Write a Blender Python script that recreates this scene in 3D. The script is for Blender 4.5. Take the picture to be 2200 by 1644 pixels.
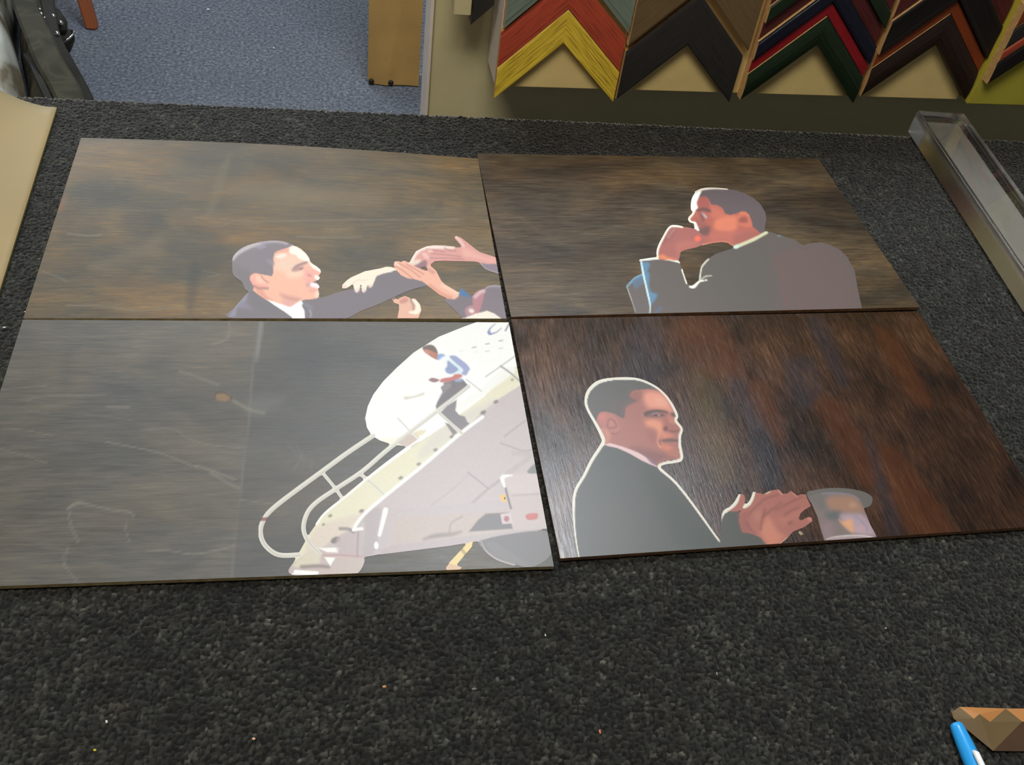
import bpy, bmesh, math, random
import numpy as np
from mathutils import Vector, Matrix

for o in list(bpy.data.objects):
    bpy.data.objects.remove(o)
sc = bpy.context.scene
COL = sc.collection
random.seed(7)
rng = np.random.default_rng(11)

# ------------------------------------------------------------------ camera
W, H, F = 2200.0, 1644.0, 2138.113
ROT = np.array([[0.98170467286125, -0.15138193618963114, 0.11549651370437379],
                [0.027705461637439144, 0.7136765620189222, 0.6999272620925033],
                [0.18838349895317938, 0.6839219796294969, -0.7048137222712306]])
ZT = 0.80                        # height of the carpeted worktop
CAM = np.array([0.0, 0.0, 1.4274])
cd = bpy.data.cameras.new('camera'); cam = bpy.data.objects.new('camera', cd); COL.objects.link(cam)
cd.sensor_fit = 'HORIZONTAL'; cd.sensor_width = 36.0; cd.lens = F / W * 36.0; cd.clip_start = 0.01
m = Matrix.Identity(4)
for i in range(3):
    m[i][0] = ROT[0][i]; m[i][1] = ROT[1][i]; m[i][2] = -ROT[2][i]; m[i][3] = CAM[i]
cam.matrix_world = m
sc.camera = cam

# ------------------------------------------------------------------ light and exposure
sc.view_settings.view_transform = 'Standard'; sc.view_settings.look = 'None'
sc.view_settings.gamma = 1.0; sc.view_settings.use_curve_mapping = False
sc.view_settings.exposure = 0.0
wd = bpy.data.worlds.new('room_ambience'); sc.world = wd; wd.use_nodes = True
wd.node_tree.nodes['Background'].inputs[0].default_value = (0.80, 0.80, 0.78, 1)
wd.node_tree.nodes['Background'].inputs[1].default_value = 0.12

def area(name, loc, target, sx, sy, power, color):
    l = bpy.data.lights.new(name, 'AREA'); l.shape = 'RECTANGLE'; l.size = sx; l.size_y = sy
    l.energy = power; l.color = color
    o = bpy.data.objects.new(name, l); COL.objects.link(o); o.location = loc
    d = Vector(target) - Vector(loc)
    o.rotation_euler = d.to_track_quat('-Z', 'Y').to_euler()
    return o
LAMPS = [  # x, y, size x, size y, watts, colour
    (0.42, 1.62, 0.72, 0.46, 29, (0.86, 0.93, 1.0)),
    (-0.35, 3.20, 1.20, 0.60, 15, (0.86, 0.93, 1.0)),
    (-0.20, 0.14, 1.20, 0.60, 25.5, (1.0, 0.93, 0.80)),
]
CEIL = 2.60
for i, (x, y, a, b, p, c) in enumerate(LAMPS):
    area('ceiling_lamp_light', (x, y, CEIL - 0.075), (x, y, 0), a - 0.06, b - 0.06, p, c)
WINDOW = (-2.6, -0.9, 0.9, 2.4)          # daylight through the shop window in the far wall
area('window_daylight', (-1.75, 5.35, 1.65), (-0.9, 2.0, 1.0), 1.7, 1.5, 50, (0.84, 0.92, 1.0))

# ------------------------------------------------------------------ helpers
def ray(px): return np.array([(px[0] - W / 2) / F, -(px[1] - H / 2) / F, 1.0]) @ ROT
def onz(px, z):
    d = ray(px); return CAM + d * ((z - CAM[2]) / d[2])
def ony(px, y):
    d = ray(px); return CAM + d * (y / d[1])
def onz_many(P, z):
    P = np.asarray(P, float)
    d = np.stack([(P[:, 0] - W / 2) / F, -(P[:, 1] - H / 2) / F, np.ones(len(P))], 1) @ ROT
    return CAM + d * ((z - CAM[2]) / d[:, 2])[:, None]
def lin(c):
    c = np.asarray(c, float) / 255.0
    return np.where(c <= 0.04045, c / 12.92, ((c + 0.055) / 1.055) ** 2.4)
def rgb(*c): return tuple(lin(c)) + (1.0,)

def mesh_obj(name, verts, faces, mats, parent=None, smooth=False, midx=None):
    me = bpy.data.meshes.new(name)
    me.from_pydata([tuple(v) for v in verts], [], [tuple(f) for f in faces])
    if not isinstance(mats, (list, tuple)): mats = [mats]
    for mm in mats: me.materials.append(mm)
    if midx is not None: me.polygons.foreach_set('material_index', list(midx))
    if smooth: me.polygons.foreach_set('use_smooth', [True] * len(me.polygons))
    me.update()
    o = bpy.data.objects.new(name, me); COL.objects.link(o)
    if parent: o.parent = parent
    return o
def bm_obj(name, bm, mats, parent=None, smooth=False):
    bmesh.ops.recalc_face_normals(bm, faces=bm.faces)
    me = bpy.data.meshes.new(name); bm.to_mesh(me); bm.free()
    if not isinstance(mats, (list, tuple)): mats = [mats]
    for mm in mats: me.materials.append(mm)
    if smooth: me.polygons.foreach_set('use_smooth', [True] * len(me.polygons))
    o = bpy.data.objects.new(name, me); COL.objects.link(o)
    if parent: o.parent = parent
    return o
def tag(o, label=None, cat=None, group=None, kind=None):
    if label: o['label'] = label
    if cat: o['category'] = cat
    if group: o['group'] = group
    if kind: o['kind'] = kind
    return o
def thing(name, label, cat, loc, group=None):
    o = bpy.data.objects.new(name, None); COL.objects.link(o); o.location = loc
    o.empty_display_size = 0.05
    bpy.context.view_layer.update()
    return tag(o, label, cat, group)
def keep(o, parent):          # parent without moving
    o.parent = parent; o.matrix_parent_inverse = Matrix.Translation(-Vector(parent.location)); return o
def add_box(bm, lo, hi, mi=0):
    vs = [bm.verts.new((x, y, z)) for z in (lo[2], hi[2]) for y in (lo[1], hi[1]) for x in (lo[0], hi[0])]
    for f in ((0, 2, 3, 1), (4, 5, 7, 6), (0, 1, 5, 4), (2, 6, 7, 3), (0, 4, 6, 2), (1, 3, 7, 5)):
        q = bm.faces.new([vs[i] for i in f]); q.material_index = mi
    return vs
def box(name, lo, hi, mat, parent=None, bevel=0.0):
    bm = bmesh.new(); add_box(bm, lo, hi)
    if bevel: bmesh.ops.bevel(bm, geom=list(bm.edges), offset=bevel, segments=2, affect='EDGES')
    return bm_obj(name, bm, mat, parent)
def tube(path, radii, n=16, cap=True):
    """verts, faces of a round tube along a path"""
    path = [Vector(p) for p in path]; V = []; Fc = []
    if not hasattr(radii, '__len__'): radii = [radii] * len(path)
    prev = None
    for i, p in enumerate(path):
        t = (path[min(i + 1, len(path) - 1)] - path[max(i - 1, 0)]).normalized()
        if prev is None:
            a = t.orthogonal().normalized()
        else:
            a = (prev - t * prev.dot(t)).normalized()
        prev = a; b = t.cross(a)
        for k in range(n):
            w = 2 * math.pi * k / n
            V.append(p + (a * math.cos(w) + b * math.sin(w)) * radii[i])
    for i in range(len(path) - 1):
        for k in range(n):
            Fc.append((i * n + k, i * n + (k + 1) % n, (i + 1) * n + (k + 1) % n, (i + 1) * n + k))
    if cap:
        Fc.append(tuple(reversed(range(n)))); Fc.append(tuple(range((len(path) - 1) * n, len(path) * n)))
    return V, Fc
def catmull(P, per=8, closed=False):
    P = np.asarray(P, float); n = len(P); out = []
    rngi = range(n) if closed else range(n - 1)
    for i in rngi:
        g = lambda k: P[k % n] if closed else P[min(max(k, 0), n - 1)]
        p0, p1, p2, p3 = g(i - 1), g(i), g(i + 1), g(i + 2)
        for j in range(per):
            t = j / per
            out.append(0.5 * ((2 * p1) + (-p0 + p2) * t + (2 * p0 - 5 * p1 + 4 * p2 - p3) * t * t + (-p0 + 3 * p1 - 3 * p2 + p3) * t ** 3))
    if not closed: out.append(P[-1])
    return np.array(out)

# ------------------------------------------------------------------ materials
class NT:
    def __init__(s, name):
        s.m = bpy.data.materials.new(name); s.m.use_nodes = True; s.t = s.m.node_tree
        s.b = s.t.nodes['Principled BSDF']
    def n(s, ty, **kw):
        q = s.t.nodes.new(ty)
        for k, v in kw.items():
            if k in q.inputs: q.inputs[k].default_value = v
            else: setattr(q, k, v)
        return q
    def l(s, a, b): s.t.links.new(a, b)
    def ramp(s, fac, stops):
        r = s.n('ShaderNodeValToRGB'); e = r.color_ramp.elements
        while len(e) < len(stops): e.new(0.5)
        for i, (p, c) in enumerate(stops): e[i].position = p; e[i].color = c
        s.l(fac, r.inputs[0]); return r.outputs[0]
    def coords(s, kind='Object', scale=(1, 1, 1), rot=(0, 0, 0)):
        c = s.n('ShaderNodeTexCoord'); mp = s.n('ShaderNodeMapping'); mp.inputs['Scale'].default_value = scale
        mp.inputs['Rotation'].default_value = rot
        s.l(c.outputs[kind], mp.inputs[0]); return mp.outputs[0]
    def mix(s, fac, a, b, mode='MIX'):
        q = s.n('ShaderNodeMix', data_type='RGBA', blend_type=mode)
        for sock, v in ((q.inputs[0], fac), (q.inputs[6], a), (q.inputs[7], b)):
            if isinstance(v, (int, float)): sock.default_value = v
            elif isinstance(v, tuple): sock.default_value = v
            else: s.l(v, sock)
        return q.outputs[2]
    def bump(s, h, strength, dist):
        q = s.n('ShaderNodeBump', Strength=strength, Distance=dist); s.l(h, q.inputs['Height'])
        s.l(q.outputs[0], s.b.inputs['Normal'])
def plain(name, c, rough=0.6, metal=0.0, spec=0.5, noise=0.0, nscale=60, bump=0.0):
    q = NT(name); q.b.inputs['Roughness'].default_value = rough; q.b.inputs['Metallic'].default_value = metal
    q.b.inputs['Specular IOR Level'].default_value = spec
    co = q.coords(); nz = q.n('ShaderNodeTexNoise', Scale=nscale, Detail=5.0); q.l(co, nz.inputs[0])
    c = np.array(lin(c)); lo = tuple(c * (1 - noise)) + (1,); hi = tuple(np.clip(c * (1 + noise), 0, 1)) + (1,)
    q.l(q.ramp(nz.outputs['Fac'], [(0.3, lo), (0.7, hi)]), q.b.inputs['Base Color'])
    if bump: q.bump(nz.outputs['Fac'], bump, 0.002)
    return q.m

CARPET_RGB = (34, 34, 30)
def carpet_dark():
    q = NT('charcoal_loop_carpet'); q.b.inputs['Roughness'].default_value = 0.95; q.b.inputs['Specular IOR Level'].default_value = 0.2
    q.b.inputs['Sheen Weight'].default_value = 0.5; q.b.inputs['Sheen Roughness'].default_value = 0.45
    at = q.n('ShaderNodeAttribute'); at.attribute_name = 'tone'
    co = q.coords(); v2 = q.n('ShaderNodeTexNoise', Scale=900.0, Detail=2.0); q.l(co, v2.inputs[0])
    f = q.ramp(v2.outputs['Fac'], [(0.3, (0.8, 0.8, 0.8, 1)), (0.7, (1.2, 1.2, 1.2, 1))])
    q.l(q.mix(1.0, at.outputs['Color'], f, 'MULTIPLY'), q.b.inputs['Base Color'])
    q.bump(v2.outputs['Fac'], 0.3, 0.0006)
    return q.m
def carpet_floor():
    q = NT('blue_grey_floor_carpet'); q.b.inputs['Roughness'].default_value = 1.0; q.b.inputs['Specular IOR Level'].default_value = 0.1
    co = q.coords()
    a = q.n('ShaderNodeTexNoise', Scale=110.0, Detail=4.0, Roughness=0.7); q.l(co, a.inputs[0])
    b = q.n('ShaderNodeTexNoise', Scale=5.0, Detail=3.0); q.l(co, b.inputs[0])
    c = q.ramp(a.outputs['Fac'], [(0.30, rgb(66, 70, 80)), (0.5, rgb(106, 111, 121)), (0.72, rgb(152, 157, 168))])
    p = q.ramp(b.outputs['Fac'], [(0.3, (0.9, 0.93, 0.95, 1)), (0.7, (1.06, 1.04, 1.02, 1))])
    q.l(q.mix(1.0, c, p, 'MULTIPLY'), q.b.inputs['Base Color'])
    q.bump(a.outputs['Fac'], 0.7, 0.004)
    return q.m

def stained_wood(name, stops, along, scale, warm, rough, bump, band=None, fine=1.0, coat=0.0):
    """stained veneer; UV in metres; along=0 grain runs with u, 1 with v"""
    q = NT(name); q.b.inputs['Roughness'].default_value = rough
    uv = q.n('ShaderNodeUVMap'); uv.uv_map = 'uv'
    def mp(sx, sy):
        k = q.n('ShaderNodeMapping'); k.inputs['Scale'].default_value = (sx, sy, 1) if along == 0 else (sy, sx, 1)
        q.l(uv.outputs[0], k.inputs[0]); return k.outputs[0]
    big = q.n('ShaderNodeTexNoise', Scale=1.0, Detail=4.0, Roughness=0.55, Distortion=0.6); q.l(mp(scale * 0.55, scale), big.inputs[0])
    mid = q.n('ShaderNodeTexNoise', Scale=1.0, Detail=6.0, Roughness=0.65, Distortion=0.3); q.l(mp(scale * 1.9, scale * 20), mid.inputs[0])
    fin = q.n('ShaderNodeTexNoise', Scale=1.0, Detail=4.0, Roughness=0.7); q.l(mp(55, 900), fin.inputs[0])
    s1 = q.n('ShaderNodeMath', operation='MULTIPLY_ADD'); q.l(mid.outputs['Fac'], s1.inputs[0]); s1.inputs[1].default_value = 0.55; q.l(big.outputs['Fac'], s1.inputs[2])
    s2 = q.n('ShaderNodeMath', operation='MULTIPLY_ADD'); q.l(fin.outputs['Fac'], s2.inputs[0]); s2.inputs[1].default_value = 0.5 * fine; q.l(s1.outputs[0], s2.inputs[2])
    s3 = q.n('ShaderNodeMath', operation='DIVIDE'); q.l(s2.outputs[0], s3.inputs[0]); s3.inputs[1].default_value = 1.55 + 0.5 * fine
    c = q.ramp(s3.outputs[0], stops)
    hue = q.n('ShaderNodeTexNoise', Scale=1.0, Detail=3.0, Distortion=0.5); q.l(mp(scale * 0.8, scale * 1.2), hue.inputs[0])
    hf = q.ramp(hue.outputs['Fac'], [(0.42, (0, 0, 0, 1)), (0.68, (1, 1, 1, 1))])
    c = q.mix(hf, c, q.mix(1.0, c, warm, 'MULTIPLY'))
    at = q.n('ShaderNodeAttribute'); at.attribute_name = 'tone'
    c = q.mix(at.outputs['Alpha'], c, at.outputs['Color'])
    q.l(c, q.b.inputs['Base Color'])
    rr = q.ramp(mid.outputs['Fac'], [(0.3, (rough - 0.05,) * 3 + (1,)), (0.7, (rough + 0.08,) * 3 + (1,))])
    q.l(rr, q.b.inputs['Roughness'])
    q.bump(s2.outputs[0], bump, 0.0010)
    return q.m

def print_mat(name, rough=0.38):
    q = NT(name); q.b.inputs['Roughness'].default_value = rough
    at = q.n('ShaderNodeAttribute'); at.attribute_name = 'tone'
    co = q.coords(); nz = q.n('ShaderNodeTexNoise', Scale=420.0, Detail=3.0); q.l(co, nz.inputs[0])
    g = q.ramp(nz.outputs['Fac'], [(0.3, (0.955, 0.955, 0.955, 1)), (0.7, (1, 1, 1, 1))])
    q.l(q.mix(1.0, at.outputs['Color'], g, 'MULTIPLY'), q.b.inputs['Base Color'])
    return q.m

def moulding_mat(name, c, rough=0.45, streak=0.25, c2=None):
    q = NT(name); q.b.inputs['Roughness'].default_value = rough
    uv = q.n('ShaderNodeUVMap'); uv.uv_map = 'uv'; k = q.n('ShaderNodeMapping'); k.inputs['Scale'].default_value = (30, 420, 1); q.l(uv.outputs[0], k.inputs[0])
    nz = q.n('ShaderNodeTexNoise', Scale=1.0, Detail=5.0, Distortion=0.4); q.l(k.outputs[0], nz.inputs[0])
    c = np.array(lin(c)); dk = c * (1 - streak) if c2 is None else np.array(lin(c2))
    q.l(q.ramp(nz.outputs['Fac'], [(0.34, tuple(dk) + (1,)), (0.52, tuple(c) + (1,)), (0.75, tuple(np.clip(c * (1 + streak * 0.5), 0, 1)) + (1,))]), q.b.inputs['Base Color'])
    q.bump(nz.outputs['Fac'], 0.35, 0.0008)
    return q.m

M_CARPET = carpet_dark(); M_FLOOR = carpet_floor()
M_OLIVE = plain('olive_beige_paint', (204, 193, 150), 0.7, noise=0.05, nscale=25)
M_BEIGE = plain('beige_backing', (228, 202, 136), 0.75, noise=0.06, nscale=30)
M_YELLOWG = plain('yellow_green_backing', (186, 176, 62), 0.7, noise=0.05, nscale=30)
M_PALE = plain('pale_edge_paint', (226, 214, 204), 0.6, noise=0.04)
M_RAW = plain('raw_cut_wood', (205, 165, 110), 0.75, noise=0.15, nscale=180)
M_WHITEWALL = plain('matt_wall_paint', (200, 198, 188), 0.85, noise=0.03, nscale=8)
M_KRAFT = plain('kraft_paper', (186, 146, 84), 0.75, noise=0.12, nscale=9)
M_BLACK = plain('black_rubber', (26, 25, 24), 0.55, noise=0.1)
M_EDGE = plain('plywood_edge', (128, 112, 76), 0.7, noise=0.35, nscale=140)
M_EDGE_D = plain('walnut_edge', (92, 62, 36), 0.65, noise=0.4, nscale=140)
M_TABLEWOOD = plain('worktop_board', (120, 96, 66), 0.6, noise=0.15, nscale=20)

# ------------------------------------------------------------------ the setting
floor = box('floor', (-3.2, -1.2, -0.05), (3.0, 5.6, 0.0), M_FLOOR); tag(floor, kind='structure')
ceil = box('ceiling', (-3.2, -1.2, CEIL), (3.0, 5.6, CEIL + 0.05), M_WHITEWALL); tag(ceil, kind='structure')
bm = bmesh.new()
x0, x1, z0, z1 = WINDOW
add_box(bm, (-3.2, 5.5, 0), (x0, 5.6, CEIL)); add_box(bm, (x1, 5.5, 0), (3.0, 5.6, CEIL))
add_box(bm, (x0, 5.5, 0), (x1, 5.6, z0)); add_box(bm, (x0, 5.5, z1), (x1, 5.6, CEIL))
tag(bm_obj('wall_back', bm, M_WHITEWALL), kind='structure')
win = tag(thing('window_1', None, None, (0, 0, 0)), kind='structure')
bm = bmesh.new()
add_box(bm, (x0, 5.48, z0), (x0 + 0.06, 5.58, z1)); add_box(bm, (x1 - 0.06, 5.48, z0), (x1, 5.58, z1))
add_box(bm, (x0, 5.48, z0), (x1, 5.58, z0 + 0.06)); add_box(bm, (x0, 5.48, z1 - 0.06), (x1, 5.58, z1))
bm_obj('window_frame', bm, M_PALE, win)

M_DIFF = plain('lamp_housing', (235, 235, 232), 0.6)
q = NT('lit_lamp_diffuser'); q.b.inputs['Emission Color'].default_value = (1, 0.98, 0.94, 1); q.b.inputs['Emission Strength'].default_value = 1.5; M_GLOW = q.m
lamp_names = ['rectangular ceiling light over the blue grey floor behind the table', 'rectangular ceiling light nearest the far wall window', 'warm ceiling light above the near end of the worktable']
for (x, y, a, b, p, c), lb in zip(LAMPS, lamp_names):
    t = thing('ceiling_light', lb, 'ceiling light', (x, y, CEIL), 'ceiling lights')
    bm = bmesh.new(); a2, b2 = a / 2, b / 2
    add_box(bm, (-a2, -b2, -0.06), (-a2 + 0.03, b2, 0)); add_box(bm, (a2 - 0.03, -b2, -0.06), (a2, b2, 0))
    add_box(bm, (-a2, -b2, -0.06), (a2, -b2 + 0.03, 0)); add_box(bm, (-a2, b2 - 0.03, -0.06), (a2, b2, 0))
    bm_obj('housing', bm, M_DIFF, t)
    box('diffuser', (-a2 + 0.03, -b2 + 0.03, -0.05), (a2 - 0.03, b2 - 0.03, -0.045), M_GLOW, t)

# ------------------------------------------------------------------ the worktable
ta = math.radians(-2.37)
TC = np.array([0.28, 1.055]); tux = np.array([math.cos(ta), math.sin(ta)]); tuy = np.array([-math.sin(ta), math.cos(ta)])
table = thing('worktable', 'worktable topped with dark charcoal loop carpet', 'table', (0.28, 0.6, 0))
table.rotation_euler = (0, 0, ta)
dx, dy = 1.05, 0.52
off = np.array([0.28, 0.6]) - TC
yl = -float(off @ tuy)           # far edge in table coordinates
xl = -float(off @ tux)
TX0, TX1, TY0, TY1 = -0.98, 0.98, yl - 0.92, yl
box('tabletop', (TX0 + 0.002, TY0 + 0.002, ZT - 0.045), (TX1 - 0.002, TY1 - 0.004, ZT - 0.006), M_TABLEWOOD, table)
# carpet with real loop pile: a relief of jittered loops, each loop its own yarn tone, wrapping over the far edge
PX0, PX1, PY0, PY1 = -0.72, 0.76, TY1 - 0.90, TY1
STEP, PITCH = 0.00105, 0.0027
gx = np.arange(PX0, PX1, STEP); gy = np.append(np.arange(PY0, PY1 - STEP, STEP), PY1); NX, NY = len(gx), len(gy)
GX, GY = np.meshgrid(gx, gy)
ncx, ncy = int((PX1 - PX0) / PITCH) + 6, int((PY1 - PY0) / PITCH) + 6
jx = rng.uniform(0.1, 0.9, (ncy, ncx)); jy = rng.uniform(0.1, 0.9, (ncy, ncx))
lr = rng.uniform(0.0012, 0.0020, (ncy, ncx)); lh = rng.uniform(0.45, 1.0, (ncy, ncx)); lsx = rng.uniform(0.75, 1.3, (ncy, ncx)); lang = rng.uniform(0, np.pi, (ncy, ncx))
def soft(n, k):
    w = rng.normal(0, 1, (ncy, ncx))
    for _ in range(k): w = (w + np.roll(w, 1, 0) + np.roll(w, -1, 0) + np.roll(w, 1, 1) + np.roll(w, -1, 1)) / 5
    return w / w.std()
tone = np.exp(0.55 * rng.normal(0, 1, (ncy, ncx)) + 0.22 * soft(0, 3) + 0.12 * soft(0, 30))
tint = 1 + 0.018 * soft(0, 8)
hgt = np.full(GX.shape, 0.0); lum = np.full(GX.shape, 0.25); tnt = np.ones(GX.shape)
CXi = ((GX - PX0) / PITCH).astype(int) + 2; CYi = ((GY - PY0) / PITCH).astype(int) + 2
for oy_ in (-1, 0, 1):
    for ox_ in (-1, 0, 1):
        ci, cj = CYi + oy_, CXi + ox_
        ddx = GX - (PX0 + (cj - 2 + jx[ci, cj]) * PITCH); ddy = GY - (PY0 + (ci - 2 + jy[ci, cj]) * PITCH)
        ca, sa = np.cos(lang[ci, cj]), np.sin(lang[ci, cj])
        e1 = (ca * ddx + sa * ddy) * lsx[ci, cj]; e2 = (-sa * ddx + ca * ddy) / lsx[ci, cj]
        h_ = lh[ci, cj] * np.sqrt(np.clip(1 - (e1 ** 2 + e2 ** 2) / lr[ci, cj] ** 2, 0, 1))
        k_ = h_ > hgt; hgt[k_] = h_[k_]; lum[k_] = tone[ci, cj][k_]; tnt[k_] = tint[ci, cj][k_]
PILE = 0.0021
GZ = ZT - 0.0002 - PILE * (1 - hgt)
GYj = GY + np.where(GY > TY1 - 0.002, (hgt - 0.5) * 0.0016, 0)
V = np.stack([GX.ravel(), GYj.ravel(), GZ.ravel()], 1)
idx = np.arange(NX * NY).reshape(NY, NX)
Fq = np.stack([idx[:-1, :-1].ravel(), idx[:-1, 1:].ravel(), idx[1:, 1:].ravel(), idx[1:, :-1].ravel()], 1)
skirt = np.stack([gx, np.full(NX, TY1 - 0.002), np.full(NX, ZT - 0.045)], 1)
base = len(V); V = np.vstack([V, skirt]); top = idx[-1]
Fs = np.stack([top[:-1], top[1:], base + np.arange(1, NX), base + np.arange(NX - 1)], 1)
fl = np.array([[PX0, PY0], [PX1, PY0], [PX1, PY1], [PX0, PY1]]); ol = np.array([[TX0, TY0], [TX1, TY0], [TX1, TY1], [TX0, TY1]])
base2 = len(V); V = np.vstack([V, np.column_stack([np.vstack([fl, ol]), np.full(8, ZT - 0.0012)])])
Fo = base2 + np.array([[0, 4, 7, 3], [1, 2, 6, 5], [0, 1, 5, 4]])
Fall = np.vstack([Fq, Fs, Fo]).astype(np.int32)
me = bpy.data.meshes.new('carpet_cover'); me.vertices.add(len(V)); me.vertices.foreach_set('co', V.astype(np.float32).ravel())
me.loops.add(Fall.size); me.loops.foreach_set('vertex_index', Fall.ravel()); me.polygons.add(len(Fall))
me.polygons.foreach_set('loop_start', np.arange(0, Fall.size, 4, dtype=np.int32)); me.polygons.foreach_set('use_smooth', np.ones(len(Fall), bool))
me.materials.append(M_CARPET); me.update(calc_edges=True)
fac = np.concatenate([(lum * (0.35 + 0.65 * hgt)).ravel(), np.full(NX + 8, 0.7)]); tn = np.concatenate([tnt.ravel(), np.ones(NX + 8)])  # yarn colour darkened with depth, painting shade into the gaps between loops
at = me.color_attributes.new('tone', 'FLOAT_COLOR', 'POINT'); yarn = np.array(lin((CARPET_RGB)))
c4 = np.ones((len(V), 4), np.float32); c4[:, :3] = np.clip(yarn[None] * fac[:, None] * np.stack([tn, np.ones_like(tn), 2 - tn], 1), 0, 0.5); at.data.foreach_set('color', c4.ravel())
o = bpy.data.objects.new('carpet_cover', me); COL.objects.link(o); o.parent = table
for sx in (TX0 + 0.06, TX1 - 0.06):
    for sy in (TY0 + 0.06, TY1 - 0.08):
        box('leg', (sx - 0.03, sy - 0.03, 0), (sx + 0.03, sy + 0.03, ZT - 0.045), M_TABLEWOOD, table)

# ------------------------------------------------------------------ painting flat printed pictures as coloured meshes
def Zm(x0, y0, s, pts): return [(x0 + a / s, y0 + b / s) for a, b in pts]
def sd_poly(P, poly):
    poly = np.asarray(poly, float); n = len(poly); d = np.full(len(P), 1e18); ins = np.zeros(len(P), bool)
    for i in range(n):
        a, b = poly[i], poly[(i + 1) % n]; e = b - a; w = P - a
        t = np.clip((w @ e) / max(e @ e, 1e-12), 0, 1); r = w - t[:, None] * e
        d = np.minimum(d, (r * r).sum(1))
        c = (a[1] <= P[:, 1]) != (b[1] <= P[:, 1])
        if abs(e[1]) > 1e-12:
            ins ^= c & (P[:, 0] < a[0] + (P[:, 1] - a[1]) * e[0] / e[1])
    d = np.sqrt(d); return np.where(ins, -d, d)
def sd_line(P, line, w):
    line = np.asarray(line, float); d = np.full(len(P), 1e9)
    w = np.full(len(line), w, float) if not hasattr(w, '__len__') else np.asarray(w, float)
    for i in range(len(line) - 1):
        a, b = line[i], line[i + 1]; e = b - a; q = P - a
        t = np.clip((q @ e) / max(e @ e, 1e-12), 0, 1); r = q - t[:, None] * e
        d = np.minimum(d, np.sqrt((r * r).sum(1)) - 0.5 * (w[i] + (w[i + 1] - w[i]) * t))
    return d
class Art:
    """layers in the photograph's pixels; solid ones also make the outline"""
    def __init__(s, gain=1.0): s.L = []; s.gain = gain; s.zoom = (0, 0, 1.0)
    def z(s, x0, y0, k): s.zoom = (x0, y0, k); return s
    def p(s, col, pts, feather=1.2, op=1.0, solid=False, smooth=True):
        q = Zm(*s.zoom, pts)
        if smooth: q = catmull(q, 5, True)
        s.L.append(('p', np.asarray(q), None, np.array(lin(col)), feather, op, solid)); return s
    def e(s, col, c, rx, ry, rot=0, feather=4, op=1.0, solid=False):
        a = math.radians(rot)
        pts = [(c[0] + rx * math.cos(t) * math.cos(a) - ry * math.sin(t) * math.sin(a), c[1] + rx * math.cos(t) * math.sin(a) + ry * math.sin(t) * math.cos(a)) for t in np.linspace(0, 2 * math.pi, 24, endpoint=False)]
        return s.p(col, pts, feather, op, solid, False)
    def s_(s, col, pts, w, feather=1.0, op=1.0, solid=False, smooth=True):
        q = Zm(*s.zoom, pts); ww = w
        if smooth and len(q) > 2:
            if hasattr(w, '__len__'):
                q3 = catmull([(a, b, c) for (a, b), c in zip(q, w)], 5); q = q3[:, :2]; ww = q3[:, 2] / s.zoom[2]
            else:
                q = catmull(q, 5); ww = w / s.zoom[2]
        else: ww = (np.asarray(w, float) / s.zoom[2])
        s.L.append(('s', np.asarray(q), ww if hasattr(ww, '__len__') else float(ww), np.array(lin(col)), feather, op, solid)); return s
    def sd(s, l, P): return sd_poly(P, l[1]) if l[0] == 'p' else sd_line(P, l[1], l[2])
    def local(s, l, P, pad):
        lo = l[1].min(0) - pad; hi = l[1].max(0) + pad
        return np.where(((P >= lo) & (P <= hi)).all(1))[0]
    def mask(s, P):
        d = np.full(len(P), 60.0)
        for l in s.L:
            if l[6]:
                i = s.local(l, P, 30)
                if len(i): d[i] = np.minimum(d[i], s.sd(l, P[i]))
        return d - 0.9
    def paint(s, P):
        C = np.zeros((len(P), 3)); A = np.zeros(len(P)); best = np.full(len(P), 1e9); bc = np.full((len(P), 3), 0.3)
        for l in s.L:
            i = s.local(l, P, l[4] + 14)
            if not len(i): continue
            d = s.sd(l, P[i])
            if l[6]:
                k = d < best[i]; best[i[k]] = d[k]; bc[i[k]] = l[3]
            t = np.clip(0.5 - d / (2 * l[4]), 0, 1); a = t * t * (3 - 2 * t) * l[5]
            C[i] = C[i] * (1 - a[:, None]) + l[3] * a[:, None]; A[i] = A[i] * (1 - a) + a
        ok = A > 0.02
        out = bc.copy(); out[ok] = C[ok] / A[ok][:, None]
        lum = out.max(1)[:, None]
        return np.clip(out * s.gain * (1 + 0.4 * lum ** 2), 0, 0.98), A
def grid_px(poly, step):
    poly = np.asarray(poly); lo = poly.min(0) - 2 * step; hi = poly.max(0) + 2 * step
    xs = np.arange(lo[0], hi[0] + step, step); ys = np.arange(lo[1], hi[1] + step, step)
    X, Y = np.meshgrid(xs, ys); return np.stack([X.ravel(), Y.ravel()], 1), len(xs), len(ys)
def snap(P, fn, near):
    """move the outside points of cut cells onto the outline"""
    Q = P.copy()
    for _ in range(2):
        d = fn(Q[near]); gx = (fn(Q[near] + [0.3, 0]) - fn(Q[near] - [0.3, 0])) / 0.6; gy = (fn(Q[near] + [0, 0.3]) - fn(Q[near] - [0, 0.3])) / 0.6
        g = np.stack([gx, gy], 1); g /= np.maximum(np.linalg.norm(g, axis=1), 0.3)[:, None]
        Q[near] = Q[near] - np.where(d > 0, d, 0)[:, None] * g
    return Q
def colour_attr(me, col, alpha=None):
    a = me.color_attributes.new('tone', 'FLOAT_COLOR', 'POINT')
    c4 = np.ones((len(col), 4), np.float32); c4[:, :3] = col
    if alpha is not None: c4[:, 3] = alpha
    a.data.foreach_set('color', c4.ravel())
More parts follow.
